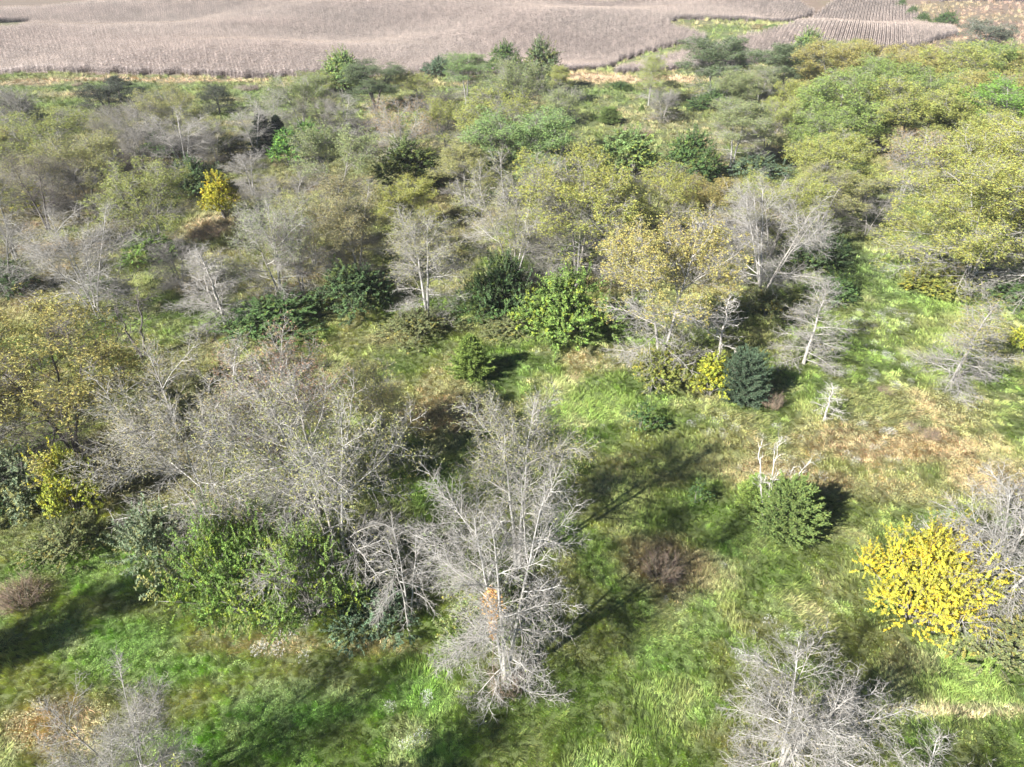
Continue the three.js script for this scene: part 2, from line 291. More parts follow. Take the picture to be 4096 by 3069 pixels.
// ------------------------------------------------------------------ shrubs, junipers, cedars, brush
const shrubKinds = {
  mound1: { seed: 201, H: 4, R: 2.4, lobes: 10, shoots: 620, leaf: 0.14 }, mound2: { seed: 211, H: 4, R: 2.8, lobes: 12, shoots: 720, leaf: 0.15 }, mound4: { seed: 241, H: 6, R: 4, lobes: 24, shoots: 1500, leaf: 0.105, small: 0.62 }, mound3: { seed: 223, H: 3, R: 2.6, lobes: 11, shoots: 520, leaf: 0.13 },
  upright: { seed: 227, H: 6, R: 2.1, lobes: 9, shoots: 560, leaf: 0.15 }, round: { seed: 229, H: 9, R: 4.2, lobes: 17, shoots: 900, leaf: 0.23 }, shoot: { seed: 233, H: 2.6, R: 1.1, lobes: 3, shoots: 120, leaf: 0.1 },
};
function shrub(o) {
  const r = rng(o.seed), stems = new Builder(), leaves = new Builder(), lobes = [];
  for (let k = 0; k < o.lobes; k++) {
    const a = k * 2.4 + r(), low = k % 2, q = k ? (low ? 0.62 + r() * 0.16 : Math.sqrt(k / o.lobes) * 0.5) : 0.05, y = (low ? 0.26 + r() * 0.12 : 0.74 - 0.45 * q + (r() - 0.5) * 0.2) * o.H, rad = o.R * (0.3 + r() * 0.26) * (o.small ? 0.4 + 0.5 * r() : 1);
    const wild = o.small ? 0.8 + r() * 0.75 : 0.9 + r() * 0.25, at = [Math.cos(a) * q * o.R * wild, y * (o.small ? 0.75 + r() * 0.5 : 1), Math.sin(a) * q * o.R * wild]; lobes.push([at, rad, Math.min(y * 0.95, Math.min(o.H - y, rad * (o.H > 5 ? 1.1 : 1.2)) + 0.25 * rad), r() < 0.25]);
    const mid = add([at[0] * 0.35, y * 0.45, at[2] * 0.35], ball(r), 0.15 * o.R * 0.5);
    stems.tube([[at[0] * 0.12, -0.15, at[2] * 0.12], mid, at, add(at, [at[0] * 0.3, rad * 0.7, at[2] * 0.3])], [0.05, 0.035, 0.022, 0].map((x) => x * o.H / 4), 5, [0.8, 0.8, 0.8]);
  }
  for (let s = 0; s < o.shoots; s++) {
    const [c, rad, ry, yl] = lobes[Math.floor(r() * lobes.length)], d = ball(r); if (d[1] < -0.6) d[1] *= -0.6;
    const depth = 0.3 + 0.65 * Math.sqrt(r()), at = [c[0] + d[0] * rad * depth, Math.max(0.12, c[1] + d[1] * ry * depth), c[2] + d[2] * rad * depth];
    const len = (0.35 + r() * 0.6) * o.R * (o.small ? 0.2 : 0.3) * (r() < 0.2 ? 2.0 : 1), dir = unit(add(add(d, [0, 1, 0], 0.35), ball(r), 0.45)), end = add(at, unit(add(dir, [0, -1, 0], 0.15)), len);
    stems.tube([at, end], [0.012, 0], 3, [0.9, 0.85, 0.8]);
    const n = Math.round(10 + len / o.leaf * 3), yellow = r() < (yl ? 0.5 : 0.1), own = 0.62 + r() * 0.6;
    for (let k = 0; k < n; k++) {
      const t = (k + 0.5) / n, p = add(at, add(end, at, -1), t), ld = unit(add(add(turned(dir, 0.9, k * 2.4 + r()), [0, -1, 0], 0.25), ball(r), 0.4)), out = unit(add(add(d, [0, 1, 0], 0.7), ball(r), 0.7)), side = unit(cross(ld, out)), L = o.leaf * (0.75 + r() * 0.6);
      leaves.leaf(p, ld, side, L, L * 0.62, leafTone(r, yellow && r() < 0.8 ? 1 : 0).map((v) => v * own), 0.15);
    }
  }
  return { H: o.H, R: o.R, parts: [['stems', stems.geometry()]], leaf: leaves.geometry() };
}
const cedarKinds = {
  cedar1: { seed: 301, H: 4, R: 1.5, n: 210, low: 0.03 }, cedar2: { seed: 307, H: 9, R: 2.9, n: 190, low: 0.08, open: true }, cedar3: { seed: 311, H: 6, R: 2.5, n: 300, low: 0.05 }, juniper: { seed: 313, H: 4.6, R: 2.4, n: 320, low: 0.02, round: true },
};
function cedar(o) {
  const r = rng(o.seed), trunk = new Builder(), leaves = new Builder();
  trunk.tube([[0, -0.2, 0], [0.03, o.H * 0.5, 0.02], [0, o.H * 0.96, 0]], [o.H * 0.022, o.H * 0.012, 0], 7, [0.9, 0.8, 0.75]);
  for (let k = 0; k < o.n; k++) {
    const v = o.low + (0.97 - o.low) * Math.pow((k + r()) / o.n, 1.15), az = k * 2.39996 + r() * 0.6, prof = o.round ? Math.sqrt(Math.max(0.03, 1 - Math.pow((v - 0.3) / 0.72, 2))) : Math.pow(1 - v, 0.75) * (v < 0.12 ? 0.75 + v * 2 : 1) + 0.04;
    const len = o.R * prof * (0.55 + r() * 0.68), el = (o.open ? -0.05 : 0.35) + v * 0.6 + (r() - 0.5) * 0.3, d = [Math.cos(az) * Math.cos(el), Math.sin(el), Math.sin(az) * Math.cos(el)], at = [0, v * o.H, 0];
    const pts = [at, add(at, d, len * 0.5), add(add(at, d, len), [0, 1, 0], len * (o.open ? 0.03 : 0.12))];
    trunk.tube(pts, [0.022, 0.013, 0], 3, [0.85, 0.75, 0.7]);
    const m = Math.round(14 + len * (o.open ? 17 : 21));
    for (let j = 0; j < m; j++) {
      const t = 0.2 + 0.82 * (j + r()) / m, q = add(add(at, add(pts[2], at, -1), t), ball(r), 0.05), fd = turned(d, 0.35 + r() * 0.5, r() * TAU), L = (0.22 + r() * 0.22) * (1.15 - 0.5 * t) * (o.H > 7 ? 1.4 : 1);
      for (let w = 0; w < 3; w++) leaves.leaf(add(q, fd, L * 0.28 * w), unit(add(add(fd, ball(r), 0.55), [0, 1, 0], 0.2)), unit(cross(fd, ball(r))), L * 0.66, L * 0.26, leafTone(r));
    }
  }
  return { H: o.H, R: o.R, parts: [['trunk', trunk.geometry()]], leaf: leaves.geometry() };
}
function brush(seed) {
  const r = rng(seed), b = new Builder(), leaves = new Builder();
  for (let k = 0; k < 130; k++) {
    const a = r() * TAU, q = Math.sqrt(r()) * 0.75, at = [Math.cos(a) * q, 0, Math.sin(a) * q], d = unit(add([Math.cos(a) * q * 0.9, 0.8, Math.sin(a) * q * 0.9], ball(r), 0.4)), L = (0.7 + r() * 0.8) * (1.1 - q * 0.5), m = add(at, d, L * 0.55), e = add(m, unit(add(add(d, ball(r), 0.5), [0, -1, 0], 0.25)), L * 0.5);
    b.tube([at, m, e], [0.012, 0.009, 0], 3, [0.7 + r() * 0.6, 0.7 + r() * 0.5, 0.7 + r() * 0.4]);
    for (let j = 0; j < 14; j++) { const t = 0.25 + r() * 0.75, s = t < 0.55 ? add(at, add(m, at, -1), t / 0.55) : add(m, add(e, m, -1), (t - 0.55) / 0.45), f = add(s, unit(add(turned(d, 0.8, r() * TAU), [0, 1, 0], 0.2)), 0.12 + r() * 0.28); const k2 = 0.7 + r() * 0.7; b.tube([s, f], [0.007, 0], 3, [k2, k2 * 0.95, k2 * 0.9]); if (r() < 0.5) leaves.leaf(f, ball(r), ball(r), 0.07, 0.035, leafTone(r)); }
  }
  return { H: 1.5, R: 1.3, parts: [['stems', b.geometry()]], leaf: leaves.geometry() };
}

// ------------------------------------------------------------------ one prototype of each kind, then every plant by itself
const prototypes = {}, used = {};
function prototype(kind) {
  if (prototypes[kind]) return prototypes[kind];
  if (skeletonKinds[kind]) {
    const sk = skeleton(skeletonKinds[kind]), parts = [['trunk', sk.trunk.geometry()], ...sk.limbs.map((l) => ['limb', l.geometry()])];
    const far = sk.tips.map(([a]) => Math.hypot(a[0], a[2])).sort((a, b) => a - b), high = sk.tips.map(([a]) => a[1]).sort((a, b) => a - b), at = (l, q) => l[Math.floor(l.length * q)] ?? 1;
    return prototypes[kind] = { H: Math.max(1, at(high, 0.995)), R: Math.max(0.6, at(far, 0.91)), parts, sk, leaves: {} };
  }
  if (shrubKinds[kind]) return prototypes[kind] = shrub(shrubKinds[kind]);
  if (cedarKinds[kind]) return prototypes[kind] = cedar(cedarKinds[kind]);
  return prototypes[kind] = brush(401);
}
function numbered(name) { const k = used[name] = (used[name] ?? -1) + 1; return k ? `${name}_${String(k).padStart(3, '0')}` : name; }
function grow(name, kind, x, z, height, width, turn, leaf, tint, bark, label, category) {
  const pr = prototype(kind), o = new THREE.Group();
  o.name = numbered(name);
  for (const [part, g] of pr.parts) { const m = new THREE.Mesh(g, barks[bark]); m.name = part; m.castShadow = m.receiveShadow = true; o.add(m); }
  if (leaf) {
    const how = kind.startsWith('oak') ? 'oak' : kind === 'elm' ? 'full' : leaf, g = pr.sk ? (pr.leaves[how] ??= foliage(pr.sk, how)) : pr.leaf;
    const m = new THREE.Mesh(g, leafMaterial(tint)); m.name = 'foliage'; m.userData.kind = 'stuff'; m.castShadow = m.receiveShadow = true; o.add(m);
  }
  const s = width / (2 * pr.R);
  o.position.set(x, terrain(x, z) - 0.03, z); o.rotation.y = turn; o.scale.set(s, height / pr.H, s);
  o.userData = { label, category, group: category + 's of the overgrown meadow' };
  scene.add(o);
  return o;
}
// ------------------------------------------------------------------ what grows where
const inside = (poly, x, z) => { let c = false; for (let i = 0, j = poly.length - 1; i < poly.length; j = i++) { const [xi, zi] = poly[i], [xj, zj] = poly[j]; if (zi > z !== zj > z && x < (xj - xi) * (z - zi) / (zj - zi) + xi) c = !c; } return c; };
const inCorn = (x, z) => (inside(cornMain, x, z) && !inside(cornHole, x, z)) || inside(cornRight, x, z) || inside(cornFar, x, z);
function cover(x, z) {                                              // shares of the kinds of ground cover at a place
  const w = { t: 0, s: 0, d: 0, b: 0, c: 0, g: 0, r: 0 }, wob = (fbm(x / 5, z / 5, 21) - 0.5) * 1.3 + (noise2(x * 0.9, z * 0.9, 24) - 0.5) * 0.4;
  for (const [k, cx, cz, rx, rz, st] of patches) { const q = Math.hypot((x - cx) / rx, (z - cz) / rz); if (q < 1.8) w[k] = Math.max(w[k], st * smooth(1.35, 0.45, q + wob * 0.7)); }
  const d = -z;
  w.s = Math.max(w.s, 0.5 * smooth(0.56, 0.75, fbm(x / 3.2, z / 3.2, 31)) * (1 - 0.6 * smooth(75, 120, d)));
  w.t = Math.max(w.t, 0.5 * smooth(0.6, 0.78, fbm(x / 7 + 40, z / 7, 33)) * smooth(35, 50, d));
  w.c = Math.max(w.c, 0.5 * smooth(0.6, 0.75, fbm(x / 4 + 70, z / 4, 35)) * smooth(70, 30, d));
  w.s = Math.max(w.s, 0.2 * smooth(95, 150, d) * smooth(0.3, 0.6, fbm(x / 9, z / 9, 37)));
  if (d > 232) { w.d = Math.max(w.d, 0.35 * smooth(0.4, 0.6, fbm(x / 12, z / 12, 39))); if (x > 140 && z < -262) { w.r = smooth(145, 170, x) * (0.75 + 0.25 * smooth(0.35, 0.6, fbm(x / 40, z / 16, 41))); } }
  if (w.r > 0) w.d = w.s = w.t = 0;
  return w;
}
const mix3 = (a, b, t) => [a[0] + (b[0] - a[0]) * t, a[1] + (b[1] - a[1]) * t, a[2] + (b[2] - a[2]) * t];
const hues = { r: [0.44, 0.32, 0.24], g0: [0.20, 0.29, 0.07], g1: [0.30, 0.34, 0.125], t: [0.42, 0.335, 0.19], s: [0.47, 0.45, 0.26], d: [0.55, 0.46, 0.28], b: [0.36, 0.26, 0.165], c: [0.15, 0.34, 0.04], g: [0.20, 0.30, 0.10] };
function hue(x, z, w) {
  let c = mix3(hues.g0, hues.g1, smooth(0.3, 0.7, fbm(x / 6, z / 6, 51)));
  c = mix3(c, hues.g, w.g * 0.85); c = mix3(c, hues.c, w.c * 0.85); c = mix3(c, hues.s, w.s * 0.8); c = mix3(c, hues.t, w.t * 0.85); c = mix3(c, hues.b, w.b * 0.85); c = mix3(c, hues.d, w.d); return mix3(c, hues.r, w.r);
}
{ // the ground: one sheet, finer near the viewer
  const xs = [], zs = [];
  for (let x = -1600; x <= 1600;) { xs.push(x); const a = Math.abs(x); x += a < 110 ? 1.1 : a < 320 ? 3.5 : 80; }
  for (let z = 60; z >= -2200;) { zs.push(z); z -= z > 0 ? 6 : z > -130 ? 0.9 : z > -260 ? 2 : z > -520 ? 4.5 : 90; }
  const p = [], c = [], uv = [], idx = [], W = xs.length;
  for (const z of zs) for (const x of xs) {
    p.push(x, terrain(x, z), z); uv.push(x / 4, z / 4);
    const far = z < -520 || Math.abs(x) > 330; let h = hue(x, z, cover(x, z)); const k = 0.55 + 0.2 * noise2(x * 1.3, z * 1.3, 61);
    h = h.map((v) => v * k); if (inCorn(x, z)) h = [0.26, 0.2, 0.15]; if (far) h = inCorn(x, z) ? h : mix3(h, [0.3, 0.27, 0.17], 0.4); c.push(...h);
  }
  for (let j = 0; j + 1 < zs.length; j++) for (let i = 0; i + 1 < W; i++) { const a = j * W + i; idx.push(a, a + 1, a + W, a + 1, a + W + 1, a + W); }
  const g = new THREE.BufferGeometry();
  g.setAttribute('position', new THREE.Float32BufferAttribute(p, 3)); g.setAttribute('color', new THREE.Float32BufferAttribute(c, 3)); g.setAttribute('uv', new THREE.Float32BufferAttribute(uv, 2)); g.setIndex(idx); g.computeVertexNormals();
  const N = 256, data = new Uint8Array(N * N * 4);
  for (let y = 0; y < N; y++) for (let x = 0; x < N; x++) { const v = 150 + 105 * (0.5 * hash2(x, y, 71) + 0.5 * hash2(x >> 1, y >> 2, 72)), o = (y * N + x) * 4; data[o] = data[o + 1] = data[o + 2] = v; data[o + 3] = 255; }
  const tex = new THREE.DataTexture(data, N, N); tex.wrapS = tex.wrapT = THREE.RepeatWrapping; tex.magFilter = THREE.LinearFilter; tex.minFilter = THREE.LinearMipmapLinearFilter; tex.generateMipmaps = true; tex.colorSpace = THREE.SRGBColorSpace; tex.needsUpdate = true;
  const m = new THREE.Mesh(g, new THREE.MeshStandardMaterial({ name: 'thatch', vertexColors: true, map: tex, roughness: 1, bumpMap: tex, bumpScale: 0.05 }));
  m.name = 'ground'; m.receiveShadow = true; m.userData.kind = 'structure'; scene.add(m);
}
function scatter(name, geometry, material, list, label, parent = scene) {           // a cover that nobody could count, as one object
  const m = new THREE.InstancedMesh(geometry, material, list.length), d = new THREE.Object3D(), c = new THREE.Color();
  d.rotation.order = 'YXZ';
  list.forEach(([x, z, s, sy, turn, col, sink = 0], k) => { d.position.set(x, terrain(x, z) - sink, z); d.rotation.set(0, turn, 0); d.scale.set(s, sy, s); d.updateMatrix(); m.setMatrixAt(k, d.matrix); m.setColorAt(k, c.setRGB(...col)); });
  m.name = name; m.castShadow = m.receiveShadow = true; m.userData = { kind: 'stuff', label }; m.frustumCulled = false; parent.add(m); return m;
}
function tuft(seed, o) {
  const r = rng(seed), b = new Builder();
  for (let k = 0; k < o.n; k++) {
    const a = r() * TAU, q = Math.sqrt(r()) * o.spread, at = [Math.cos(a) * q, -0.02, Math.sin(a) * q], flop = unit([o.flop + (r() - 0.5) * 0.9, -0.25, (r() - 0.5) * 1.5]), dir = unit([(r() - 0.5) * 0.9 + at[0] * 0.6, 1, (r() - 0.5) * 0.9 + at[2] * 0.6]);
    const kk = 0.6 + r() * 0.75, dry = r() < o.dry, tone = dry ? [1.9 * kk, 1.45 * kk, 1.7 * kk] : [kk * (0.9 + r() * 0.2), kk, kk * 0.9], tip = dry ? tone : mix3(tone, [1.9, 1.55, 1.6], r() * o.tip);
    b.blade(at, dir, add([0, 0, 0], flop, 0.5 + r() * 0.5), o.len * (0.55 + r() * 0.75), o.wide * (0.7 + r() * 0.6), tone, tip);
  }
  return b.geometry();
}
function leafMat(seed, n, size, high) { const r = rng(seed), b = new Builder(); for (let k = 0; k < n; k++) { const a = r() * TAU, q = Math.sqrt(r()) * 0.5, d = unit([r() - 0.5, 0.1 + r() * 0.3, r() - 0.5]), s = unit(add(cross(d, [0, 1, 0]), ball(r), 0.4)), L = size * (0.7 + r() * 0.6); b.leaf([Math.cos(a) * q, 0.03 + high * r() * (1.2 - q), Math.sin(a) * q], d, s, L, L * 0.75, leafTone(r), 0.1); } return b.geometry(); }
const grassMaterial = new THREE.MeshStandardMaterial({ name: 'grass_blade', vertexColors: true, side: THREE.DoubleSide, roughness: 0.65 });
const coverMaterial = new THREE.MeshStandardMaterial({ name: 'low_leaf', vertexColors: true, side: THREE.DoubleSide, roughness: 0.7 });
{
  const r = rng(901), tufts = [[], [], [], []], clover = [], weeds = [];
  const band = (d0, d1, step, size) => {
    for (let d = d0; d < d1; d += step) { const half = Math.max(30, (d * 0.84 + 22) * 0.76 + 7); for (let x = -half; x < half; x += step) {
      const px = x + (r() - 0.5) * step * 1.2, pz = -(d + (r() - 0.5) * step * 1.2);
      if (inCorn(px, pz) || (d > 250 && px < -90)) continue;
      const w = cover(px, pz), h = hue(px, pz, w), calm = smooth(70, 150, d), k = (0.78 + 0.85 * r() * (0.5 + 0.9 * noise2(px / 1.1, pz / 1.1, 84))) * (1 - calm) + (0.82 + 0.22 * r()) * calm, col = h.map((v) => v * k), flow = noise2(px / 5, pz / 5, 81) * 5 + noise2(px / 1.7, pz / 1.7, 82) * 1.6;
      const tall = (0.3 + 1.45 * smooth(0.32, 0.68, 0.7 * noise2(px / 0.95, pz / 0.95, 83) + 0.3 * noise2(px / 3, pz / 3, 85))) * (0.8 + r() * 0.4);
      if (w.c > 0.2 && r() < w.c) { clover.push([px, pz, size * 0.8, size * (0.5 + r() * 0.4), r() * TAU, col]); if (r() < 0.6) continue; }
      if ((w.b > 0.3 || w.t > 0.3) && r() < 0.35) weeds.push([px, pz, size, size * (0.7 + r() * 0.6), r() * TAU, col]);
      const short = 0.62 - 0.22 * w.t - 0.15 * w.g;
      tufts[Math.floor(r() * 2) + (w.s + w.t + w.d > 0.45 + r() * 0.4 ? 2 : 0)].push([px, pz, size * (0.8 + r() * 0.5), size * tall * short, flow + (r() - 0.5) * 0.9, col]);
    } }
  };
  band(14, 50, 0.34, 0.62); band(50, 85, 0.46, 0.78); band(85, 140, 0.75, 1.05); band(140, 250, 1.3, 1.5); band(250, 440, 3.2, 2.4);
  const kinds = [{ n: 34, spread: 0.26, len: 0.85, wide: 0.04, flop: 1.0, dry: 0.1, tip: 0.45 }, { n: 30, spread: 0.32, len: 0.6, wide: 0.036, flop: 0.6, dry: 0.12, tip: 0.3 }, { n: 36, spread: 0.28, len: 0.9, wide: 0.036, flop: 1.0, dry: 0.3, tip: 0.6 }, { n: 32, spread: 0.36, len: 0.6, wide: 0.034, flop: 0.4, dry: 0.4, tip: 0.4 }];
  const names = ['meadow_grass', 'short_grass', 'straw_grass', 'dry_grass'], labels = ['long green grass lying over in tussocks across the meadow', 'shorter green grass between the tussocks', 'straw coloured long grass in swathes', 'dry tan grass patches of the open meadow'];
  kinds.forEach((k, i) => scatter(names[i], tuft(911 + i, k), grassMaterial, tufts[i], labels[i]));
  scatter('clover_grass', leafMat(921, 80, 0.085, 0.3), coverMaterial, clover, 'bright green low leafy ground cover in the near grass');
  scatter('weeds', leafMat(923, 50, 0.1, 0.6), coverMaterial, weeds, 'low brown and tan weeds among the dry grass');
  // white asters
  const q = new Builder(), rr = rng(931);
  for (let k = 0; k < 20; k++) { const a = rr() * TAU, s = Math.sqrt(rr()) * 0.4, at = [Math.cos(a) * s, 0, Math.sin(a) * s], top = add(at, [(rr() - 0.5) * 0.2, 0.45 + rr() * 0.35, (rr() - 0.5) * 0.2]); q.tube([at, top], [0.006, 0], 3, [0.2, 0.22, 0.12]); for (let j = 0; j < 5; j++) { const f = add(top, ball(rr), 0.09), d = unit([rr() - 0.5, 0.3, rr() - 0.5]); q.leaf(f, d, unit(cross(d, [0, 1, 0])), 0.04, 0.035, [0.6, 0.58, 0.58], 0); } }
  const spots = [];
  for (const [x, z] of asterSpots) { const n = 4 + Math.floor(rr() * 7); for (let k = 0; k < n; k++) spots.push([x + (rr() - 0.5) * 4.5, z + (rr() - 0.5) * 3.2, 0.7 + rr() * 0.6, 0.8 + rr() * 0.4, rr() * TAU, [1, 1, 1]]); }
  for (let k = 0; k < 60; k++) spots.push([2 + rr() * 60, -32 - rr() * 60, 0.35 + rr() * 0.3, 0.8, rr() * TAU, [1, 1, 1]]);
  scatter('wildflower_weeds', q.geometry(), new THREE.MeshStandardMaterial({ name: 'aster', vertexColors: true, side: THREE.DoubleSide, roughness: 0.9 }), spots, 'white asters in small patches over the open meadow');
}
{ // the ripe corn: strips of dry plants along the rows
  const cornMaterial = new THREE.MeshPhysicalMaterial({ name: 'dry_corn', vertexColors: true, side: THREE.DoubleSide, transmission: 0.15, thickness: 0, roughness: 0.85, specularIntensity: 0.4 });
  const strip = (seed) => {
    const r = rng(seed), b = new Builder();
    for (let line = 0; line < 2; line++) for (let k = 0; k < 12; k++) {
      const at = [(line - 0.5) * 0.6 + (r() - 0.5) * 0.2, -0.05, -1.5 + (k + r()) * 0.25], h = 1.7 + r() * 0.9, kk = 0.28 + r() * r() * 1.15 + 0.35 * r(), tone = [0.66 * kk, 0.565 * kk, 0.53 * kk], top = add(at, [(r() - 0.5) * 0.25, h, (r() - 0.5) * 0.25]);
      b.tube([at, top], [0.035, 0.0], 3, tone);
      for (let j = 0; j < 6; j++) { const t = 0.3 + 0.62 * j / 6 + r() * 0.06, a = r() * TAU, s = add(at, add(top, at, -1), t), d = unit([Math.cos(a), 0.9, Math.sin(a)]), k2 = kk * (0.8 + r() * 0.4); b.blade(s, d, [Math.cos(a) * 0.4, -0.95, Math.sin(a) * 0.4], 0.6 + r() * 0.35, 0.13, [0.66 * k2, 0.565 * k2, 0.53 * k2], [0.72 * k2, 0.62 * k2, 0.585 * k2]); }
      for (let j = 0; j < 3; j++) { const a = r() * TAU; b.tube([top, add(top, unit([Math.cos(a) * 0.5, 1, Math.sin(a) * 0.5]), 0.32)], [0.025, 0], 3, [0.52 * kk, 0.42 * kk, 0.36 * kk]); }
    }
    return b.geometry();
  };
  const az = 0.42, along = [Math.sin(az), -Math.cos(az)], acr = [Math.cos(az), Math.sin(az)], lists = [[], [], []], r = rng(951);
  for (let u = -420; u < 460; u += 1.52) for (let v = 100; v < 640; v += 3) {
    const x = acr[0] * u + along[0] * v, z = acr[1] * u + along[1] * v;
    if (z > -228 || z < -575 || Math.abs(x) > 60 - z * 0.86 || !inCorn(x, z)) continue;
    if (!inCorn(x + along[0] * 1.4, z + along[1] * 1.4) && r() < 0.5) continue;
    const k = 0.86 + 0.24 * fbm(x / 18, z / 18, 91) + (r() - 0.5) * 0.08, g = noise2(x / 40, z / 25, 92);
    lists[Math.floor(r() * 3)].push([x, z, 1, 0.94 + r() * 0.14, -az + (r() < 0.5 ? Math.PI : 0), [k, k * (0.985 + 0.03 * g), k * (0.97 + 0.03 * g)]]);
  }
  const field = new THREE.Group();
  field.name = 'corn_crop'; field.userData = { kind: 'stuff', label: 'ripe dry pinkish tan corn filling the rolling field' }; scene.add(field);
  lists.forEach((l, i) => scatter('corn_plants', strip(961 + i), cornMaterial, l, 'rows of dry corn', field));
}

// ------------------------------------------------------------------ every tree and shrub: name, kind, x, z, height, width, turn, foliage, leaf colour, bark, label, category
grow('bare_tree', 'low', 15.3, -20.8, 8.9, 7.9, 0, 'bits', 'straw', 'white', 'round pale grey bare tree spreading over the near grass beside the yellow bush', 'bare tree');
grow('bare_tree', 'vase', -19.5, -18.5, 10.2, 6.2, 2.4, 'bits', 'straw', 'white', 'pale bare tree standing in the tan weeds of the nearest corner', 'bare tree');
grow('bare_tree', 'stick', 22.3, -19, 4.7, 4.9, 4.8, null, '', 'white', 'few thin bare branch tips just rising over the bottom of the picture', 'bare tree');
grow('yellow_shrub', 'mound4', 27.8, -30.9, 8.4, 7.7, 0.91, 'leaf', 'yellow', 'pale', 'bright yellow leafy bush, the largest yellow patch in the meadow', 'shrub');
grow('bare_tree', 'low', 32.6, -31, 11.4, 9.8, 3.31, 'bits', 'gold', 'white', 'grey bare tree behind the bright yellow bush with a few gold leaves', 'bare tree');
grow('shrub', 'mound1', 31.8, -28.3, 3.7, 5.7, 5.71, 'leaf', 'olive', 'pale', 'grey green shrub at the foot of the yellow bush', 'shrub');
grow('cedar_shrub', 'juniper', 21.2, -38.6, 4.7, 5.1, 1.83, 'leaf', 'cedargreen', 'pale', 'round green juniper in front of the white forked snag', 'shrub');
grow('cedar_shrub', 'cedar1', 19.9, -42.1, 3.3, 3.4, 4.23, 'leaf', 'cedaryellow', 'pale', 'yellow green juniper standing just behind the white forked snag', 'shrub');
grow('dead_tree', 'snag', 20.6, -41.2, 7.4, 4.5, 0.34, null, '', 'bone', 'white forked leafless snag rising between two green junipers', 'dead tree');
grow('sapling', 'shoot', 15.3, -42.7, 2.8, 2, 2.74, 'leaf', 'green', 'pale', 'small green sapling alone in the shaded meadow left of the junipers', 'sapling');
grow('bare_tree', 'stem2', -0.4, -26.1, 16.9, 8.5, 5.14, 'bits', 'palegreen', 'white', 'tall pale bare tree with a cluster of orange leaves on its trunk', 'bare tree');
grow('bare_tree', 'tall1', 0.4, -35.5, 15.5, 7.5, 1.26, 'sparse', 'paleyellow', 'white', 'tall bare tree directly behind the one with the orange leaf cluster', 'bare tree');
grow('shrub', 'mound3', -2, -30.4, 4, 5.2, 3.66, 'leaf', 'palegreen', 'pale', 'pale green shrub under the bare tree with the orange leaf cluster', 'shrub');
grow('dry_shrub', 'brush', -0.4, -25.8, 2, 2.7, 6.06, null, '', 'brown', 'brown dry brush clump at the foot of the bare tree with orange leaves', 'dry shrub');
grow('shrub', 'mound4', -18.9, -31.8, 9.4, 7.2, 2.17, 'leaf', 'lushgreen', 'pale', 'tall glossy green shrub with yellow tips, first of the big shrub clump', 'shrub');
grow('shrub', 'mound4', -14, -31.6, 8.8, 7.5, 4.57, 'leaf', 'lushgreen2', 'pale', 'broad green shrub in the middle of the big shrub clump', 'shrub');
grow('shrub', 'mound3', -9.4, -30.9, 2.6, 5.4, 0.69, 'leaf', 'bluegreen', 'pale', 'bluish green low shrub with feathery arching leaves ending the clump', 'shrub');
grow('shrub', 'mound2', -24.7, -34.2, 6.6, 5.2, 3.08, 'leaf', 'greygreen', 'pale', 'pale grey green shrub with twiggy edge beside the glossy clump', 'shrub');
grow('shrub', 'mound3', -22.9, -37.1, 3.4, 3.8, 5.48, 'leaf', 'limeyellow', 'pale', 'lime yellow leafy shrub between the grey green shrub and glossy clump', 'shrub');
grow('bare_tree', 'vase', -22.7, -38.3, 16.3, 12.7, 1.6, 'sparse', 'straw', 'white', 'large bare vase shaped tree with dark trunks above the glossy shrub clump', 'bare tree');
grow('bare_tree', 'stem2', -17.5, -42.4, 15.4, 9.5, 4, 'sparse', 'rust', 'white', 'bare tree with rusty red leaves scattered through its top', 'bare tree');
grow('bare_tree', 'broad1', -12.2, -33.9, 17.8, 11.3, 0.11, 'sparse', 'paleyellow', 'white', 'wide twiggy bare tree with pale yellow top above the broad shrub', 'bare tree');
grow('locust_tree', 'tall2', -10.9, -47.2, 10.3, 6.6, 2.51, 'top', 'paleyellow', 'pale', 'slim locust with pale yellow feathery top leaning over the tan grass', 'locust tree');
grow('bare_tree', 'droop', -7, -30.6, 9.9, 5.5, 4.91, null, '', 'white', 'small bare tree with drooping twigs beside the bluish green shrub', 'bare tree');
grow('shrub', 'mound3', 31.1, -30.6, 3.5, 4.4, 1.03, 'leaf', 'limeolive', 'pale', 'yellow green shrub merging into the side of the bright yellow bush', 'shrub');
grow('locust_tree', 'broad2', -39.3, -48.4, 14.6, 15, 3.43, 'top', 'gold', 'dark', 'large golden topped locust with dark trunks at the edge of the view', 'locust tree');
grow('bare_tree', 'broad3', -42.6, -43.9, 12, 9.5, 5.83, 'sparse', 'straw', 'white', 'twiggy bare tree partly cut off, below the large golden topped locust', 'bare tree');
grow('shrub', 'mound2', -39.5, -42, 4.9, 6.3, 1.94, 'leaf', 'greygreen', 'pale', 'grey green shrub under the large golden topped locust', 'shrub');
grow('shrub', 'mound1', -35.3, -41, 6.1, 4.3, 4.34, 'leaf', 'limeyellow', 'pale', 'yellow green leafy shrub beside the dark vase shaped bare tree', 'shrub');
grow('shrub', 'mound3', -33.8, -37.1, 2.2, 5.2, 0.46, 'leaf', 'olive', 'pale', 'low olive brush between the yellow green shrub and the open grass', 'shrub');
grow('shrub', 'mound3', -41.9, -41.1, 4.2, 4.8, 2.86, 'leaf', 'darkgreen', 'pale', 'dark shaded shrub cut by the picture edge under the golden locust', 'shrub');
grow('dry_shrub', 'brush', -34.5, -32.1, 2.5, 3.5, 5.26, null, '', 'brown', 'brown tangled brush alone on the grass at the picture edge', 'dry shrub');
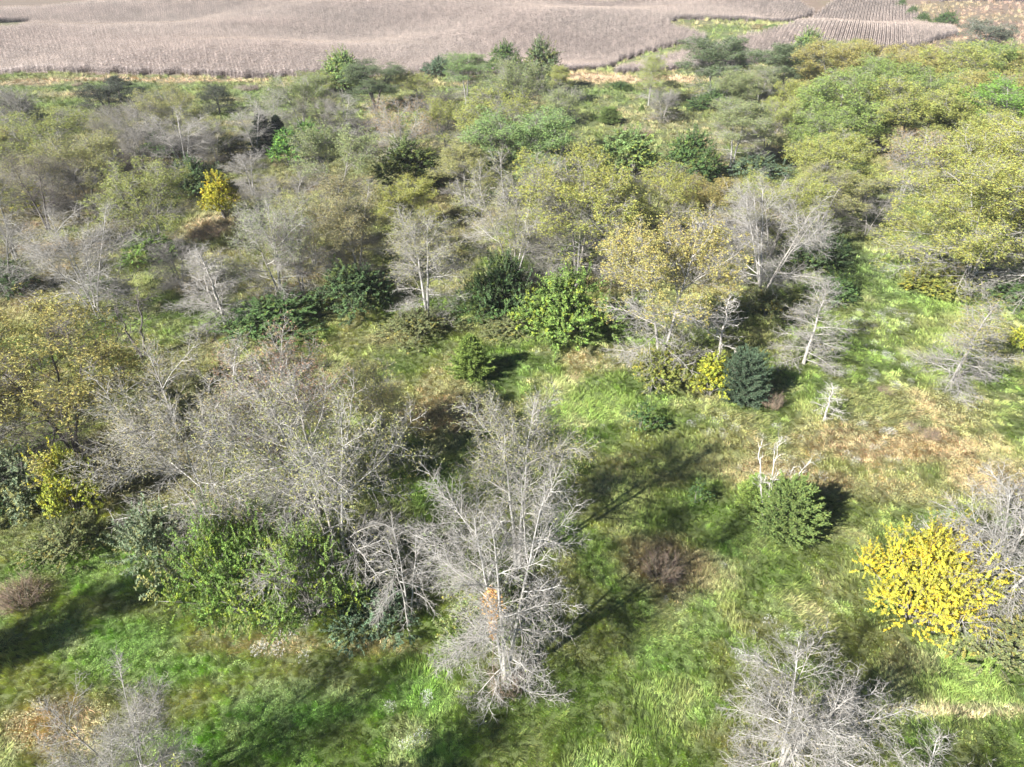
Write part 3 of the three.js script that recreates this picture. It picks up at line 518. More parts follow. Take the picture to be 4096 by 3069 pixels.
grow('dead_tree', 'twist', -40.8, -65.5, 7.5, 6.2, 1.37, null, '', 'dark', 'slender dark dead tree leaning behind the golden topped locust', 'dead tree');
grow('bare_tree', 'excur', -34.4, -73.3, 10, 10.2, 3.77, null, '', 'white', 'bare tree with one straight pale trunk over a dark shadow', 'bare tree');
grow('bare_tree', 'excur2', -37.2, -77.2, 8.4, 6.2, 6.17, null, '', 'white', 'leaning bare stem next to the straight pale trunk', 'bare tree');
grow('bare_tree', 'broad1', -28.9, -78.1, 13.2, 11.4, 2.29, 'sparse', 'palegreen', 'white', 'bare tree with thin pale green top above the shaded shrubs', 'bare tree');
grow('bare_tree', 'tall1', -26.9, -80.6, 10.2, 6.3, 4.68, 'bits', 'red', 'pale', 'bare tree with a few crimson leaves on its lower stems', 'bare tree');
grow('bare_tree', 'stem2', -20.7, -85.7, 13.6, 9.6, 0.8, 'top', 'straw', 'pale', 'bare tree with faint tan yellow crown before the round dark tree', 'bare tree');
grow('shrub', 'mound1', -20.2, -77.1, 5.8, 8.5, 3.2, 'leaf', 'darkgreen', 'pale', 'very dark green shrub deep in shade beside the tall shaded hollow', 'shrub');
grow('shrub', 'mound2', -28.4, -73, 3.2, 10.4, 5.6, 'leaf', 'midgreen', 'pale', 'green shrub mat under the bare tree with thin pale green top', 'shrub');
grow('bare_tree', 'vase', -51.4, -76, 12.9, 13.6, 1.72, null, '', 'white', 'wide bare tree with silvery forking limbs above the golden locust', 'bare tree');
grow('shrub', 'mound3', -53.2, -81, 2.3, 4.2, 4.11, 'leaf', 'lushgreen', 'pale', 'small green shrub at the foot of the wide silvery forking tree', 'shrub');
grow('locust_tree', 'broad2', -51.7, -95.6, 13.3, 13, 0.23, 'top', 'yellowgreen', 'pale', 'flat topped yellow green locust with bare limbs below', 'locust tree');
grow('shrub', 'mound1', -52.2, -93.1, 3.7, 7.3, 2.63, 'leaf', 'lushgreen', 'pale', 'bright green shrub beneath the flat topped yellow green locust', 'shrub');
grow('yellow_shrub', 'upright', -47.1, -109.8, 7.7, 5.8, 5.03, 'leaf', 'yellowlime', 'pale', 'small upright bright yellow green tree beside the dark shrubs', 'small tree');
grow('shrub', 'mound2', -55.8, -120.5, 5.8, 8.9, 1.14, 'leaf', 'darkgreen', 'pale', 'dark green shrub between the flat topped locust and the yellow small tree', 'shrub');
grow('shrub', 'mound1', -72.1, -143.7, 5.2, 7, 3.54, 'leaf', 'midgreen', 'pale', 'deep green shrub behind the flat topped yellow green locust', 'shrub');
grow('dry_shrub', 'brush', -46.8, -101.8, 1.9, 6.4, 5.94, 'leaf', 'tan', 'brown', 'tan orange weedy bush on the dry grass below the yellow small tree', 'dry shrub');
grow('shrub', 'mound1', -66.1, -82.9, 4, 6.6, 2.06, 'leaf', 'midgreen', 'pale', 'green shrub at the picture edge beside the wide silvery tree', 'shrub');
grow('bare_tree', 'tall1', -71.5, -93.1, 12.9, 9, 4.46, 'sparse', 'straw', 'pale', 'tall thin bare tree at the picture edge over yellow green understorey', 'bare tree');
grow('bare_tree', 'tall2', -73, -104.2, 11.8, 9.2, 0.57, 'sparse', 'straw', 'dark', 'dark stemmed bare tree beside the yellow green understorey', 'bare tree');
grow('shrub', 'upright', -79.4, -111.8, 5.4, 6.8, 2.97, 'leaf', 'limeyellow', 'pale', 'yellow green understorey shrub among dark stems', 'shrub');
grow('shrub', 'upright', -86.5, -115.1, 5.7, 4.7, 5.37, 'leaf', 'limeyellow', 'pale', 'lime coloured shrub cut off by the picture edge among bare stems', 'shrub');
grow('bare_tree', 'broad3', -64.9, -81.1, 10, 9.8, 1.49, null, '', 'pale', 'tangled bare grey tree crowded at the picture edge', 'bare tree');
grow('locust_tree', 'broad1', -70.2, -113.1, 12, 12.4, 3.89, 'top', 'paleyellow', 'pale', 'pale yellow locust with pinkish twigs behind the flat topped one', 'locust tree');
grow('bare_tree', 'broad3', -70.1, -129.6, 10.1, 10.2, 0, null, '', 'pale', 'grey bare tree behind the deep green shrub', 'bare tree');
grow('bare_tree', 'stem2', -62.3, -133, 11.8, 12.1, 2.4, null, '', 'white', 'silver bare tree with fanned white limbs behind the dark shrubs', 'bare tree');
grow('bare_tree', 'broad1', -74.6, -142.6, 10.8, 11, 4.8, null, '', 'pale', 'grey bare tree standing in front of the dark oaks', 'bare tree');
grow('locust_tree', 'broad2', -82.5, -125.2, 13.2, 15.5, 0.92, 'top', 'yellowgreen', 'pale', 'wide yellow topped locust in front of the dark gnarled oak', 'locust tree');
grow('locust_tree', 'broad3', -89.9, -124.8, 11.2, 11.5, 3.31, 'top', 'gold', 'pale', 'small golden topped locust at the picture edge below the dark tree', 'locust tree');
grow('locust_tree', 'broad1', -69.4, -148.6, 12.3, 13.3, 5.71, 'top', 'paleyellow', 'pale', 'pale yellow crowned locust beside the ragged dark oak', 'locust tree');
grow('leafy_tree', 'round', -121.8, -177.1, 6.1, 10.1, 1.83, 'leaf', 'darkolive', 'dark', 'dark olive tree at the picture edge below the green strip', 'tree');
grow('oak_tree', 'oak1', -103.2, -186, 7.5, 12.3, 4.23, 'leaf', 'oak', 'dark', 'dark gnarled oak with leaf clumps on crooked limbs, lowest part of the pair', 'oak tree');
grow('oak_tree', 'oak2', -106.1, -198.9, 6.8, 8.7, 0.34, 'leaf', 'oak', 'dark', 'dark oak with a tall leaf tuft behind the crooked one', 'oak tree');
grow('oak_tree', 'oak2', -99.4, -196, 4.4, 6.2, 2.74, 'leaf', 'oak', 'dark', 'small dark round oak beside the crooked oak pair', 'oak tree');
grow('oak_tree', 'oak1', -74.6, -185.5, 6.9, 8.8, 5.14, 'leaf', 'oak', 'dark', 'ragged dark oak standing alone near the green strip', 'oak tree');
grow('bare_tree', 'tall2', -52.8, -145.4, 9.1, 9.4, 1.26, null, '', 'white', 'thin white bare tree behind the dark spired cedar', 'bare tree');
grow('cedar_tree', 'cedar2', -51.7, -148.3, 7.6, 7.5, 3.66, 'leaf', 'darkcedar', 'dark', 'dark spired cedar among pale bare trees', 'cedar tree');
grow('cedar_tree', 'cedar1', -49.2, -150.4, 6.6, 5.3, 6.06, 'leaf', 'darkcedar', 'dark', 'small dark cedar touching the spired one', 'cedar tree');
grow('shrub', 'upright', -44.6, -139.5, 7.1, 6.8, 2.17, 'leaf', 'brightgreen', 'pale', 'bright green leaning shrub beside the dark cedars', 'shrub');
grow('shrub', 'mound1', -44.4, -154.9, 4.6, 7, 4.57, 'leaf', 'brightgreen', 'pale', 'bright green shrub behind the round grey green locust', 'shrub');
grow('locust_tree', 'broad3', -28.9, -112.8, 13.5, 14.2, 0.69, 'top', 'greygreenleaf', 'pale', 'round grey green locust with dark inner limbs', 'locust tree');
grow('shrub', 'upright', -57.8, -144.1, 4.6, 6.6, 3.09, 'leaf', 'darkolive', 'pale', 'olive bronze shrub in front of the dark spired cedar', 'shrub');
grow('bare_tree', 'tall1', -45.5, -119.8, 7.7, 7.6, 5.49, 'bits', 'straw', 'white', 'pinkish grey bare tree beside the yellow small tree', 'bare tree');
grow('bare_tree', 'broad3', -34.1, -105.1, 8.3, 8.6, 1.6, null, '', 'pale', 'low dark twigged bare tree before the round grey green locust', 'bare tree');
grow('bare_tree', 'broad1', -47.9, -164.1, 12.4, 13, 4, 'top', 'palegreen', 'white', 'bare fan limbed tree with pale green top near the cornfield edge', 'bare tree');
grow('bare_tree', 'stem2', -38.1, -163, 9.2, 9.3, 0.12, 'bits', 'straw', 'white', 'bare tree with white crossing stems before the tall elm', 'bare tree');
grow('elm_tree', 'elm', -35.5, -190.1, 11.6, 15.4, 2.52, 'leaf', 'elm', 'dark', 'tall dark green elm with arching limbs against the corn', 'elm tree');
grow('leafy_tree', 'round', -48, -211.7, 10.8, 11.7, 4.92, 'leaf', 'softgreen', 'pale', 'soft green tree standing against the corn beside the elm', 'tree');
grow('locust_tree', 'broad2', -54.5, -208.4, 6.2, 14.3, 1.03, 'top', 'yellowgreen', 'pale', 'yellow green low locust before the soft green tree', 'locust tree');
grow('bare_tree', 'broad2', -21.7, -139.8, 12.6, 13.1, 3.43, 'sparse', 'peach', 'white', 'bare tree with peach and yellow leaves in its top', 'bare tree');
grow('bare_tree', 'broad3', -17.3, -166.5, 9.3, 9.5, 5.83, null, '', 'dark', 'dark bare tree beside the shaded hollow behind the peach topped one', 'bare tree');
grow('leafy_tree', 'round', -18.3, -124.9, 8.4, 11.6, 1.94, 'leaf', 'roundgreen', 'pale', 'round dark green tree with lighter upright shoots', 'tree');
grow('locust_tree', 'broad1', -16.5, -103.4, 7.9, 9.6, 4.34, 'full', 'yellow2', 'pale', 'small bright yellow locust in front of the round dark green tree', 'locust tree');
grow('bare_tree', 'tall1', -10.1, -73.5, 13.8, 10, 0.46, 'sparse', 'paleyellow', 'white', 'tall white trunked bare tree over the small meadow cedar', 'bare tree');
grow('bare_tree', 'vase', 0.3, -84.6, 16.5, 13.7, 2.86, 'sparse', 'paleyellow', 'white', 'large silvery bare tree with pale yellow haze, beside the big yellow locust', 'bare tree');
grow('locust_tree', 'broad1', 8.5, -82.6, 16.8, 16.3, 5.26, 'top', 'yellow2', 'pale', 'big yellow locust crown over pale bare limbs in the middle of the wood', 'locust tree');
grow('locust_tree', 'broad3', 15.9, -62.7, 16.2, 13.1, 1.37, 'top', 'orangeyellow', 'white', 'broad orange yellow topped tree with pale fanned limbs', 'locust tree');
grow('shrub', 'mound1', -1.2, -75.7, 7.8, 6.6, 3.77, 'leaf', 'darkgreen', 'pale', 'dark green shrub under the large silvery bare tree', 'shrub');
grow('shrub', 'mound2', 6, -70.4, 7.1, 10, 6.17, 'leaf', 'lushgreen2', 'pale', 'large dappled green and yellow shrub below the big yellow locust', 'shrub');
grow('shrub', 'mound3', -3.2, -75.9, 4.4, 7.3, 2.29, 'leaf', 'midgreen', 'pale', 'green shrub between the white trunked tree and the dappled shrub', 'shrub');
grow('shrub', 'mound3', -11, -70.5, 2.8, 7.5, 4.69, 'leaf', 'olive', 'pale', 'olive shrub at the foot of the tall white trunked bare tree', 'shrub');
grow('shrub', 'mound3', -0.6, -71.4, 1.5, 6, 0.8, 'leaf', 'olive', 'pale', 'low olive shrub behind the small meadow cedar', 'shrub');
grow('cedar_tree', 'cedar3', -4.3, -61.2, 5.3, 5.4, 3.2, 'leaf', 'cedaryellow', 'pale', 'conical green meadow cedar casting a dark shadow on the grass', 'cedar tree');
grow('shrub', 'mound2', 16, -60.8, 3.8, 6.2, 5.6, 'leaf', 'limeolive', 'pale', 'yellow green shrub at the foot of the orange yellow tree', 'shrub');
grow('shrub', 'upright', 20, -58.2, 5.1, 3.9, 1.72, 'leaf', 'limeyellow', 'pale', 'tall yellow green shrub leaning on the blue green juniper', 'shrub');
grow('cedar_shrub', 'juniper', 22.9, -57, 5, 5, 4.12, 'leaf', 'bluecedar', 'pale', 'dark blue green juniper beside the tall yellow green shrub', 'shrub');
grow('dead_tree', 'excur2', 22.2, -63.9, 9.5, 4.8, 0.23, null, '', 'bone', 'slim bone white leaning dead tree above the yellow green shrub', 'dead tree');
grow('shrub', 'shoot', 12.4, -53, 3.2, 3.7, 2.63, 'leaf', 'green', 'pale', 'small dark green shrub alone in the shaded grass', 'shrub');
grow('bare_tree', 'excur', 32.2, -64.9, 10.3, 7.6, 5.03, 'bits', 'straw', 'white', 'cone shaped grey bare tree at the edge of the open meadow', 'bare tree');
grow('shrub', 'mound1', 41.4, -80.6, 3.3, 5.6, 1.15, 'leaf', 'midgreen', 'pale', 'green shrub behind the cone shaped bare tree casting a long shadow', 'shrub');
grow('dead_tree', 'excur2', 30.3, -54, 4.2, 3.3, 3.54, null, '', 'bone', 'small white dead tree alone in the open meadow', 'dead tree');
grow('bare_tree', 'excur', 46.1, -60.5, 9.7, 8.8, 5.94, 'sparse', 'gold', 'white', 'bare meadow tree with olive yellow leaves round its trunk', 'bare tree');
grow('dry_shrub', 'brush', 25.9, -56.2, 2.3, 2.3, 2.06, null, '', 'brown', 'thin grey brush beside the blue green juniper', 'dry shrub');
grow('bare_tree', 'vase', 32, -80.2, 14.3, 14.9, 4.46, 'bits', 'straw', 'white', 'big white limbed bare tree spreading over dark shrubs', 'bare tree');
grow('shrub', 'mound2', 41.8, -90.8, 5.2, 8.4, 0.57, 'leaf', 'darkgreen', 'pale', 'dark green shrub shaded by the big white limbed tree', 'shrub');
grow('shrub', 'mound3', 31.3, -75.8, 3.3, 6.2, 2.97, 'leaf', 'olive', 'pale', 'olive shrub in the shade between the big white limbed tree and slim dead tree', 'shrub');
grow('locust_tree', 'grand', 59.7, -82.8, 19.3, 22.1, 5.37, 'full', 'yellow2', 'white', 'huge yellow green locust at the picture edge with bare lower limbs', 'locust tree');
grow('locust_tree', 'grand', 66.4, -79.8, 22.6, 21.2, 1.49, 'full', 'yellow2', 'white', 'tall yellow locust cut by the picture edge behind the huge one', 'locust tree');
grow('bare_tree', 'tall2', 68.5, -119.7, 11.8, 9.9, 3.89, 'sparse', 'peach', 'white', 'pinkish bare tree beside the huge yellow green locust', 'bare tree');
grow('shrub', 'mound2', 55.5, -82.8, 2.8, 7.8, 0, 'leaf', 'limeolive', 'pale', 'yellow green shrub under the huge yellow green locust', 'shrub');
grow('shrub', 'mound3', 63.2, -81.9, 2.1, 10.2, 2.4, 'leaf', 'midgreen', 'pale', 'green undergrowth shrub below the tall yellow locust', 'shrub');
grow('shrub', 'upright', 57.8, -67, 4.5, 3.6, 4.8, 'leaf', 'limeyellow', 'pale', 'yellow green bush cut by the picture edge near the bare meadow tree', 'shrub');
grow('locust_tree', 'tall1', 28.7, -98.9, 10, 10.2, 0.92, 'top', 'orangeolive', 'dark', 'olive orange locust behind the big white limbed tree', 'locust tree');
grow('locust_tree', 'broad1', 37, -93.1, 11.7, 12.2, 3.32, 'top', 'yellowolive', 'pale', 'yellow olive locust crown directly behind the big white limbed tree', 'locust tree');
grow('locust_tree', 'tall2', 48.4, -104.8, 10.2, 10.7, 5.72, 'top', 'paleyellow', 'pale', 'thin pale yellow locust over the light grass gap', 'locust tree');
grow('locust_tree', 'broad3', 53.2, -112.8, 11.8, 14.6, 1.83, 'full', 'yellowolive', 'pale', 'dense yellow green locust with dark gap above it', 'locust tree');
grow('shrub', 'mound1', 46.3, -131.2, 4, 10.4, 4.23, 'leaf', 'bluegreen', 'pale', 'dark blue green shrub behind the yellow olive crowns', 'shrub');
grow('locust_tree', 'tall1', 42.7, -135.5, 13.2, 11.4, 0.35, 'top', 'greygreenleaf', 'white', 'open grey green locust with thin white trunk in the clearing', 'locust tree');
grow('leafy_tree', 'round', 21.7, -130.7, 9, 11.6, 2.75, 'leaf', 'softgreen', 'pale', 'light green leafy tree behind the big yellow locust', 'tree');
grow('leafy_tree', 'round', 33.2, -129.8, 8.9, 9.4, 5.14, 'leaf', 'midgreen', 'pale', 'darker green vine covered tree next to the light green one', 'tree');
grow('locust_tree', 'broad2', 19.8, -94, 12.5, 12.9, 1.26, 'top', 'yellow2', 'pale', 'yellow locust crown merging behind the big yellow locust', 'locust tree');
grow('locust_tree', 'broad1', 1.6, -121.3, 13.8, 16.9, 3.66, 'full', 'softgreen', 'pale', 'light green locust, the greenest crown in the middle of the wood', 'locust tree');
grow('locust_tree', 'tall1', -8, -115.8, 10.7, 10.8, 6.06, 'top', 'paleyellow', 'pale', 'pale yellow haze locust beside the greenest crown', 'locust tree');
grow('locust_tree', 'broad2', -2.7, -133.7, 15, 15.9, 2.17, 'top', 'yellowolive', 'pale', 'wide yellow olive locust behind the greenest crown', 'locust tree');
grow('locust_tree', 'tall2', 10.6, -147.2, 13.4, 10.3, 4.57, 'top', 'greygreenleaf', 'pale', 'grey green narrow locust casting shadow onto the clearing', 'locust tree');
grow('locust_tree', 'tall1', -12.2, -196.9, 12.5, 12.2, 0.69, 'top', 'softgreen', 'pale', 'soft green tall locust in front of the corn beside the blue green shrub', 'locust tree');
grow('locust_tree', 'broad3', 2.2, -171.2, 15.1, 15.5, 3.09, 'top', 'greygreenleaf', 'pale', 'wide grey green locust below the two trees that overlap the corn', 'locust tree');
grow('leafy_tree', 'round', -2.2, -232.5, 9.4, 10.2, 5.49, 'leaf', 'midgreen', 'pale', 'fresh green tree crown overlapping the corn, the greener of two', 'tree');
grow('leafy_tree', 'round', 8.3, -209.9, 13, 11.6, 1.6, 'leaf', 'elm', 'pale', 'grey green tall crown overlapping the corn beside the greener one', 'tree');
grow('shrub', 'mound2', -22.2, -232.2, 5.5, 9.7, 4, 'leaf', 'bluegreen', 'pale', 'blue green shrub right in front of the corn edge', 'shrub');
grow('locust_tree', 'tall1', 12.3, -195, 9.5, 6.1, 0.12, 'top', 'yellowolive', 'pale', 'small olive tree at the dry grass edge', 'locust tree');
grow('locust_tree', 'broad3', -24.4, -191.1, 8.6, 11.4, 2.52, 'top', 'yellowolive', 'pale', 'olive yellow low locust between the elm and the soft green locust', 'locust tree');
grow('locust_tree', 'tall2', 36.4, -194.7, 12.7, 10.6, 4.92, 'top', 'greenyellow', 'white', 'solitary locust with thin trunk on the dry grass before the corn', 'locust tree');
grow('locust_tree', 'tall1', 53.9, -198.4, 15.9, 17.3, 1.03, 'full', 'elm', 'white', 'tall green tree in front of the corn with pale lower branches', 'locust tree');
grow('shrub', 'mound2', 52.5, -189.4, 4.6, 10.5, 3.43, 'leaf', 'midgreen', 'pale', 'green shrub at the foot of the tall green tree before the corn', 'shrub');
grow('shrub', 'mound1', 47.7, -188.4, 2.7, 4.2, 5.83, 'leaf', 'darkgreen', 'pale', 'small dark green shrub beside the green one on the clearing', 'shrub');
grow('cedar_shrub', 'juniper', 23.6, -174.7, 3.3, 5.8, 1.95, 'leaf', 'cedargreen', 'pale', 'rounded juniper alone on the pale clearing', 'shrub');
grow('cedar_tree', 'cedar1', 20, -178.7, 1.8, 2.3, 4.35, 'leaf', 'cedargreen', 'pale', 'tiny cedar next to the rounded juniper', 'cedar tree');
grow('cedar_tree', 'cedar1', 33.5, -187.7, 1.8, 2, 0.46, 'leaf', 'cedargreen', 'pale', 'tiny cedar standing near the trunk of the solitary locust', 'cedar tree');
grow('shrub', 'mound2', 31, -212.6, 2.1, 6.6, 2.86, 'leaf', 'midgreen', 'pale', 'green bush at the dark strip below the dry grass', 'shrub');
grow('shrub', 'mound3', 39.6, -177.8, 2.6, 6.2, 5.26, 'leaf', 'darkolive', 'pale', 'grey olive bush on the clearing by the bare bush', 'shrub');
grow('bare_tree', 'low', 36.9, -177.2, 7.2, 8.4, 1.38, null, '', 'pale', 'bare grey bush tree behind the solitary locust', 'bare tree');
grow('dry_shrub', 'brush', 28.3, -161.9, 3.1, 7.8, 3.77, null, '', 'brown', 'brown brush patch on the pale clearing behind the light green tree', 'dry shrub');
grow('shrub', 'mound1', 47.5, -220.4, 1.9, 4.8, 6.17, 'leaf', 'darkolive', 'pale', 'olive bush at the end of the dry grass strip', 'shrub');
grow('locust_tree', 'tall2', 63.6, -188.6, 10.7, 10.6, 2.29, 'top', 'greygreenleaf', 'white', 'grey stemmed thin locust at the near end of the wooded slope', 'locust tree');
grow('locust_tree', 'tall1', 77.2, -210.4, 12.7, 15.3, 4.69, 'full', 'elm', 'pale', 'green locust touching the corn at the start of the wooded slope', 'locust tree');
grow('leafy_tree', 'round', 95.8, -245.6, 11.8, 13.1, 0.8, 'leaf', 'softgreen', 'pale', 'tall dark green crown that rises highest over the corn block', 'tree');
grow('locust_tree', 'broad1', 85.2, -198.4, 14.5, 18, 3.2, 'full', 'gold', 'pale', 'golden crown next to the tall dark green one on the slope', 'locust tree');
grow('locust_tree', 'broad3', 63.4, -164.4, 11, 13.5, 5.6, 'full', 'yellowolive', 'pale', 'olive yellow crown at the lower corner of the wooded slope', 'locust tree');
grow('locust_tree', 'broad2', 68.6, -150.4, 15.3, 18.6, 1.72, 'full', 'leafgreen', 'pale', 'large green crown beside the dark gap in the wooded slope', 'locust tree');
grow('locust_tree', 'broad1', 51.5, -143.1, 10.9, 11.1, 4.12, 'top', 'greenyellow', 'pale', 'yellow green locust at the clearing edge below the wooded slope', 'locust tree');
grow('locust_tree', 'broad2', 96.7, -197.7, 13.7, 16.5, 0.23, 'full', 'orangeolive', 'pale', 'orange olive crown along the top of the slope', 'locust tree');
grow('locust_tree', 'broad3', 88.2, -172.6, 14.4, 17.8, 2.63, 'full', 'leafgreen', 'pale', 'mid green crown in the middle of the wooded slope', 'locust tree');
grow('locust_tree', 'broad1', 99.5, -181.6, 14.3, 17.3, 5.03, 'full', 'gold', 'pale', 'yellow gold crown in the middle of the slope below the corn', 'locust tree');
grow('locust_tree', 'broad2', 104.9, -176.7, 15.7, 19.4, 1.15, 'full', 'yellowolive', 'pale', 'broad olive crown with pale inner limbs on the slope', 'locust tree');
grow('locust_tree', 'broad3', 80.5, -143.6, 15, 18.4, 3.55, 'full', 'yellowolive', 'pale', 'large olive green crown above the grey green one', 'locust tree');
grow('locust_tree', 'tall1', 85.4, -145.9, 11, 13.2, 5.95, 'full', 'greygreenleaf', 'pale', 'dull grey green crown among the bright yellow olive ones', 'locust tree');
grow('locust_tree', 'broad1', 118.8, -186.7, 14.3, 17.7, 2.06, 'full', 'leafgreen', 'pale', 'green crown below the ragged dead topped oak', 'locust tree');
grow('locust_tree', 'broad2', 124.8, -181.1, 14, 17.2, 4.46, 'full', 'gold', 'pale', 'golden olive crown at the picture edge on the slope', 'locust tree');
grow('locust_tree', 'broad3', 100.7, -152.9, 14.1, 17.1, 0.58, 'full', 'gold', 'pale', 'wide golden crown behind the vivid green one', 'locust tree');
grow('locust_tree', 'broad1', 96.2, -135.8, 15.5, 19.5, 2.98, 'full', 'vividgreen', 'pale', 'vivid green crown, the greenest on the wooded slope', 'locust tree');
grow('locust_tree', 'broad3', 84.6, -132.3, 12.5, 15.2, 5.37, 'full', 'yellowolive', 'pale', 'yellow olive crown in front of the vivid green one', 'locust tree');
grow('oak_tree', 'oak1', 174, -281.1, 11.9, 20.3, 1.49, 'leaf', 'oakgrey', 'white', 'ragged grey green oak with white dead top above the slope', 'oak tree');
grow('locust_tree', 'tall2', 77.1, -152.1, 8.5, 8.8, 3.89, 'sparse', 'straw', 'dark', 'dark trunked bare tree in the gap of the wooded slope', 'bare tree');
grow('shrub', 'mound1', 206.1, -368.1, 6.9, 11.4, 0.01, 'leaf', 'midgreen', 'pale', 'round green bush alone beside the corner of the corn', 'shrub');
grow('shrub', 'mound2', 203.1, -384.1, 5.2, 6.4, 2.4, 'leaf', 'midgreen', 'pale', 'green hedge bush along the corn edge, nearest the corner', 'shrub');
grow('shrub', 'mound3', 210.8, -411.3, 4.3, 5.8, 4.8, 'leaf', 'midgreen', 'pale', 'green hedge bush along the corn edge, middle one', 'shrub');
grow('shrub', 'mound1', 216.8, -437.3, 4.1, 5.7, 0.92, 'leaf', 'midgreen', 'pale', 'green hedge bush along the corn edge, farthest one', 'shrub');
grow('shrub', 'mound1', 63.8, -130.5, 3.9, 6.1, 3.32, 'leaf', 'darkgreen', 'pale', 'dark shrub in the deep gap below the wooded slope', 'shrub');
grow('bare_tree', 'broad1', -80.4, -142.9, 9.9, 10.2, 5.72, 'sparse', 'straw', 'pale', 'grey bare tree beside the wide yellow topped locust', 'bare tree');
grow('bare_tree', 'broad3', -71.3, -110, 9, 8.9, 1.83, 'bits', 'straw', 'pale', 'pinkish grey bare tree under the pale yellow locust', 'bare tree');
grow('bare_tree', 'stem2', -68.2, -118.9, 8.6, 7.1, 4.23, null, '', 'dark', 'thin dark stemmed tree just behind the flat topped locust', 'bare tree');
grow('bare_tree', 'broad2', -76.7, -112.9, 9.6, 9.8, 0.35, 'sparse', 'straw', 'pale', 'hazy bare tree between the yellow understorey and pale yellow locust', 'bare tree');
grow('bare_tree', 'broad3', -77, -153.7, 10.4, 10.8, 2.75, 'sparse', 'straw', 'pale', 'hazy grey bare tree behind the silver fan limbed tree', 'bare tree');
grow('bare_tree', 'broad1', -59.3, -140.6, 7.9, 8.2, 5.15, null, '', 'pale', 'dark twigged bare tree beside the olive bronze shrub', 'bare tree');
grow('bare_tree', 'broad2', -52.2, -155.1, 10.7, 10.9, 1.26, 'sparse', 'palegreen', 'white', 'hazy bare tree just behind the dark cedars', 'bare tree');
grow('bare_tree', 'broad1', -43.2, -164.2, 9.3, 9.4, 3.66, 'sparse', 'straw', 'pale', 'grey bare tree between the fan limbed tree and the crossing stems', 'bare tree');
grow('bare_tree', 'broad3', -30.2, -145.1, 8.1, 8.5, 6.06, null, '', 'dark', 'dark bare tree below the tall elm', 'bare tree');
grow('bare_tree', 'broad1', -39.7, -103.9, 6.7, 6.8, 2.18, null, '', 'pale', 'low grey bare tree behind the one with the thin pale green top', 'bare tree');
grow('bare_tree', 'low', -43.3, -82.7, 6.4, 6.5, 4.58, null, '', 'pale', 'low grey dead topped tree on the dry grass before the shaded hollow', 'bare tree');
grow('locust_tree', 'broad2', -27.9, -90.9, 10.4, 10.7, 0.69, 'top', 'paleyellow', 'pale', 'pale green yellow locust between two bare trees above the shrub mat', 'locust tree');
grow('locust_tree', 'broad3', -13.7, -148, 11.1, 9.5, 3.09, 'top', 'yellowolive', 'pale', 'dull olive locust beside the wide yellow olive one', 'locust tree');
grow('locust_tree', 'broad1', 13.2, -95.5, 9.6, 9.9, 5.49, 'top', 'yellow2', 'pale', 'yellow locust crown tucked between the big yellow locust and the merging one', 'locust tree');
grow('bare_tree', 'vase', 23.3, -84.9, 10.3, 9, 1.61, 'bits', 'straw', 'pale', 'grey bare tree between the orange yellow tree and the big white limbed one', 'bare tree');
grow('bare_tree', 'broad3', 55.2, -102.8, 7.5, 7.8, 4, null, '', 'pale', 'dark reddish bare tree at the shaded path edge', 'bare tree');
grow('bare_tree', 'broad1', -111.3, -164.2, 10.1, 10.4, 0.12, null, '', 'pale', 'bare grey tree near the dark olive tree at the edge', 'bare tree');
grow('locust_tree', 'broad3', 57, -184.2, 10.3, 12.2, 2.52, 'full', 'greygreenleaf', 'pale', 'grey green crown between the tall green tree and the slope', 'locust tree');
grow('locust_tree', 'broad1', 105.9, -235.7, 9.8, 15.3, 4.92, 'full', 'yellowolive', 'pale', 'small olive crown at the corn edge beside the golden one', 'locust tree');
grow('locust_tree', 'broad2', 60.6, -139.3, 10.3, 12.8, 1.03, 'full', 'leafgreen', 'pale', 'green lower crown at the foot of the slope', 'locust tree');
grow('locust_tree', 'broad1', 94.3, -160.9, 12.9, 15.6, 3.43, 'full', 'leafgreen', 'pale', 'green crown under the broad olive one with pale limbs', 'locust tree');
grow('locust_tree', 'broad2', 84.3, -118, 13.3, 16.5, 5.83, 'full', 'yellow2', 'pale', 'yellow crown between the vivid green one and the huge locust', 'locust tree');
grow('locust_tree', 'broad1', 122.5, -170.7, 12.6, 15.1, 1.95, 'full', 'yellowolive', 'pale', 'olive crown cut by the picture edge behind the wide golden one', 'locust tree');
grow('locust_tree', 'broad3', 80.9, -168.2, 11.2, 13.8, 4.35, 'full', 'yellowolive', 'pale', 'yellow crown between the large green one and the mid green one', 'locust tree');
grow('dry_shrub', 'brush', -77.6, -217.2, 1.9, 8.4, 0.46, null, '', 'purple', 'purple grey thicket beside the mown corn edge', 'dry shrub');
grow('dry_shrub', 'brush', -129.5, -221, 1.7, 3.6, 2.86, null, '', 'brown', 'small grey thicket on the green strip', 'dry shrub');
grow('dry_shrub', 'brush', -123.9, -226, 1.6, 3.7, 5.26, null, '', 'brown', 'grey thicket behind the oak tuft along the field edge', 'dry shrub');
grow('shrub', 'mound3', 107.4, -335.3, 1.4, 9, 1.38, 'leaf', 'straw2', 'pale', 'straw coloured bush in the grassy waterway', 'shrub');
grow('shrub', 'mound2', 110, -324.7, 2, 7.8, 3.78, 'leaf', 'softgreen', 'pale', 'green bush in the grassy waterway', 'shrub');
grow('dry_shrub', 'brush', 38, -52.4, 0.8, 1.8, 6.18, null, '', 'brown', 'small brown brush patch in the open meadow behind the other one', 'dry shrub');
grow('dry_shrub', 'brush', 39.1, -51.1, 1, 1.9, 2.29, null, '', 'brown', 'small grey brown brush patch in the open meadow nearest the tan grass', 'dry shrub');
grow('dry_shrub', 'brush', 38.4, -58.9, 0.7, 1.7, 4.69, null, '', 'brown', 'small dark brush patch by the white asters', 'dry shrub');
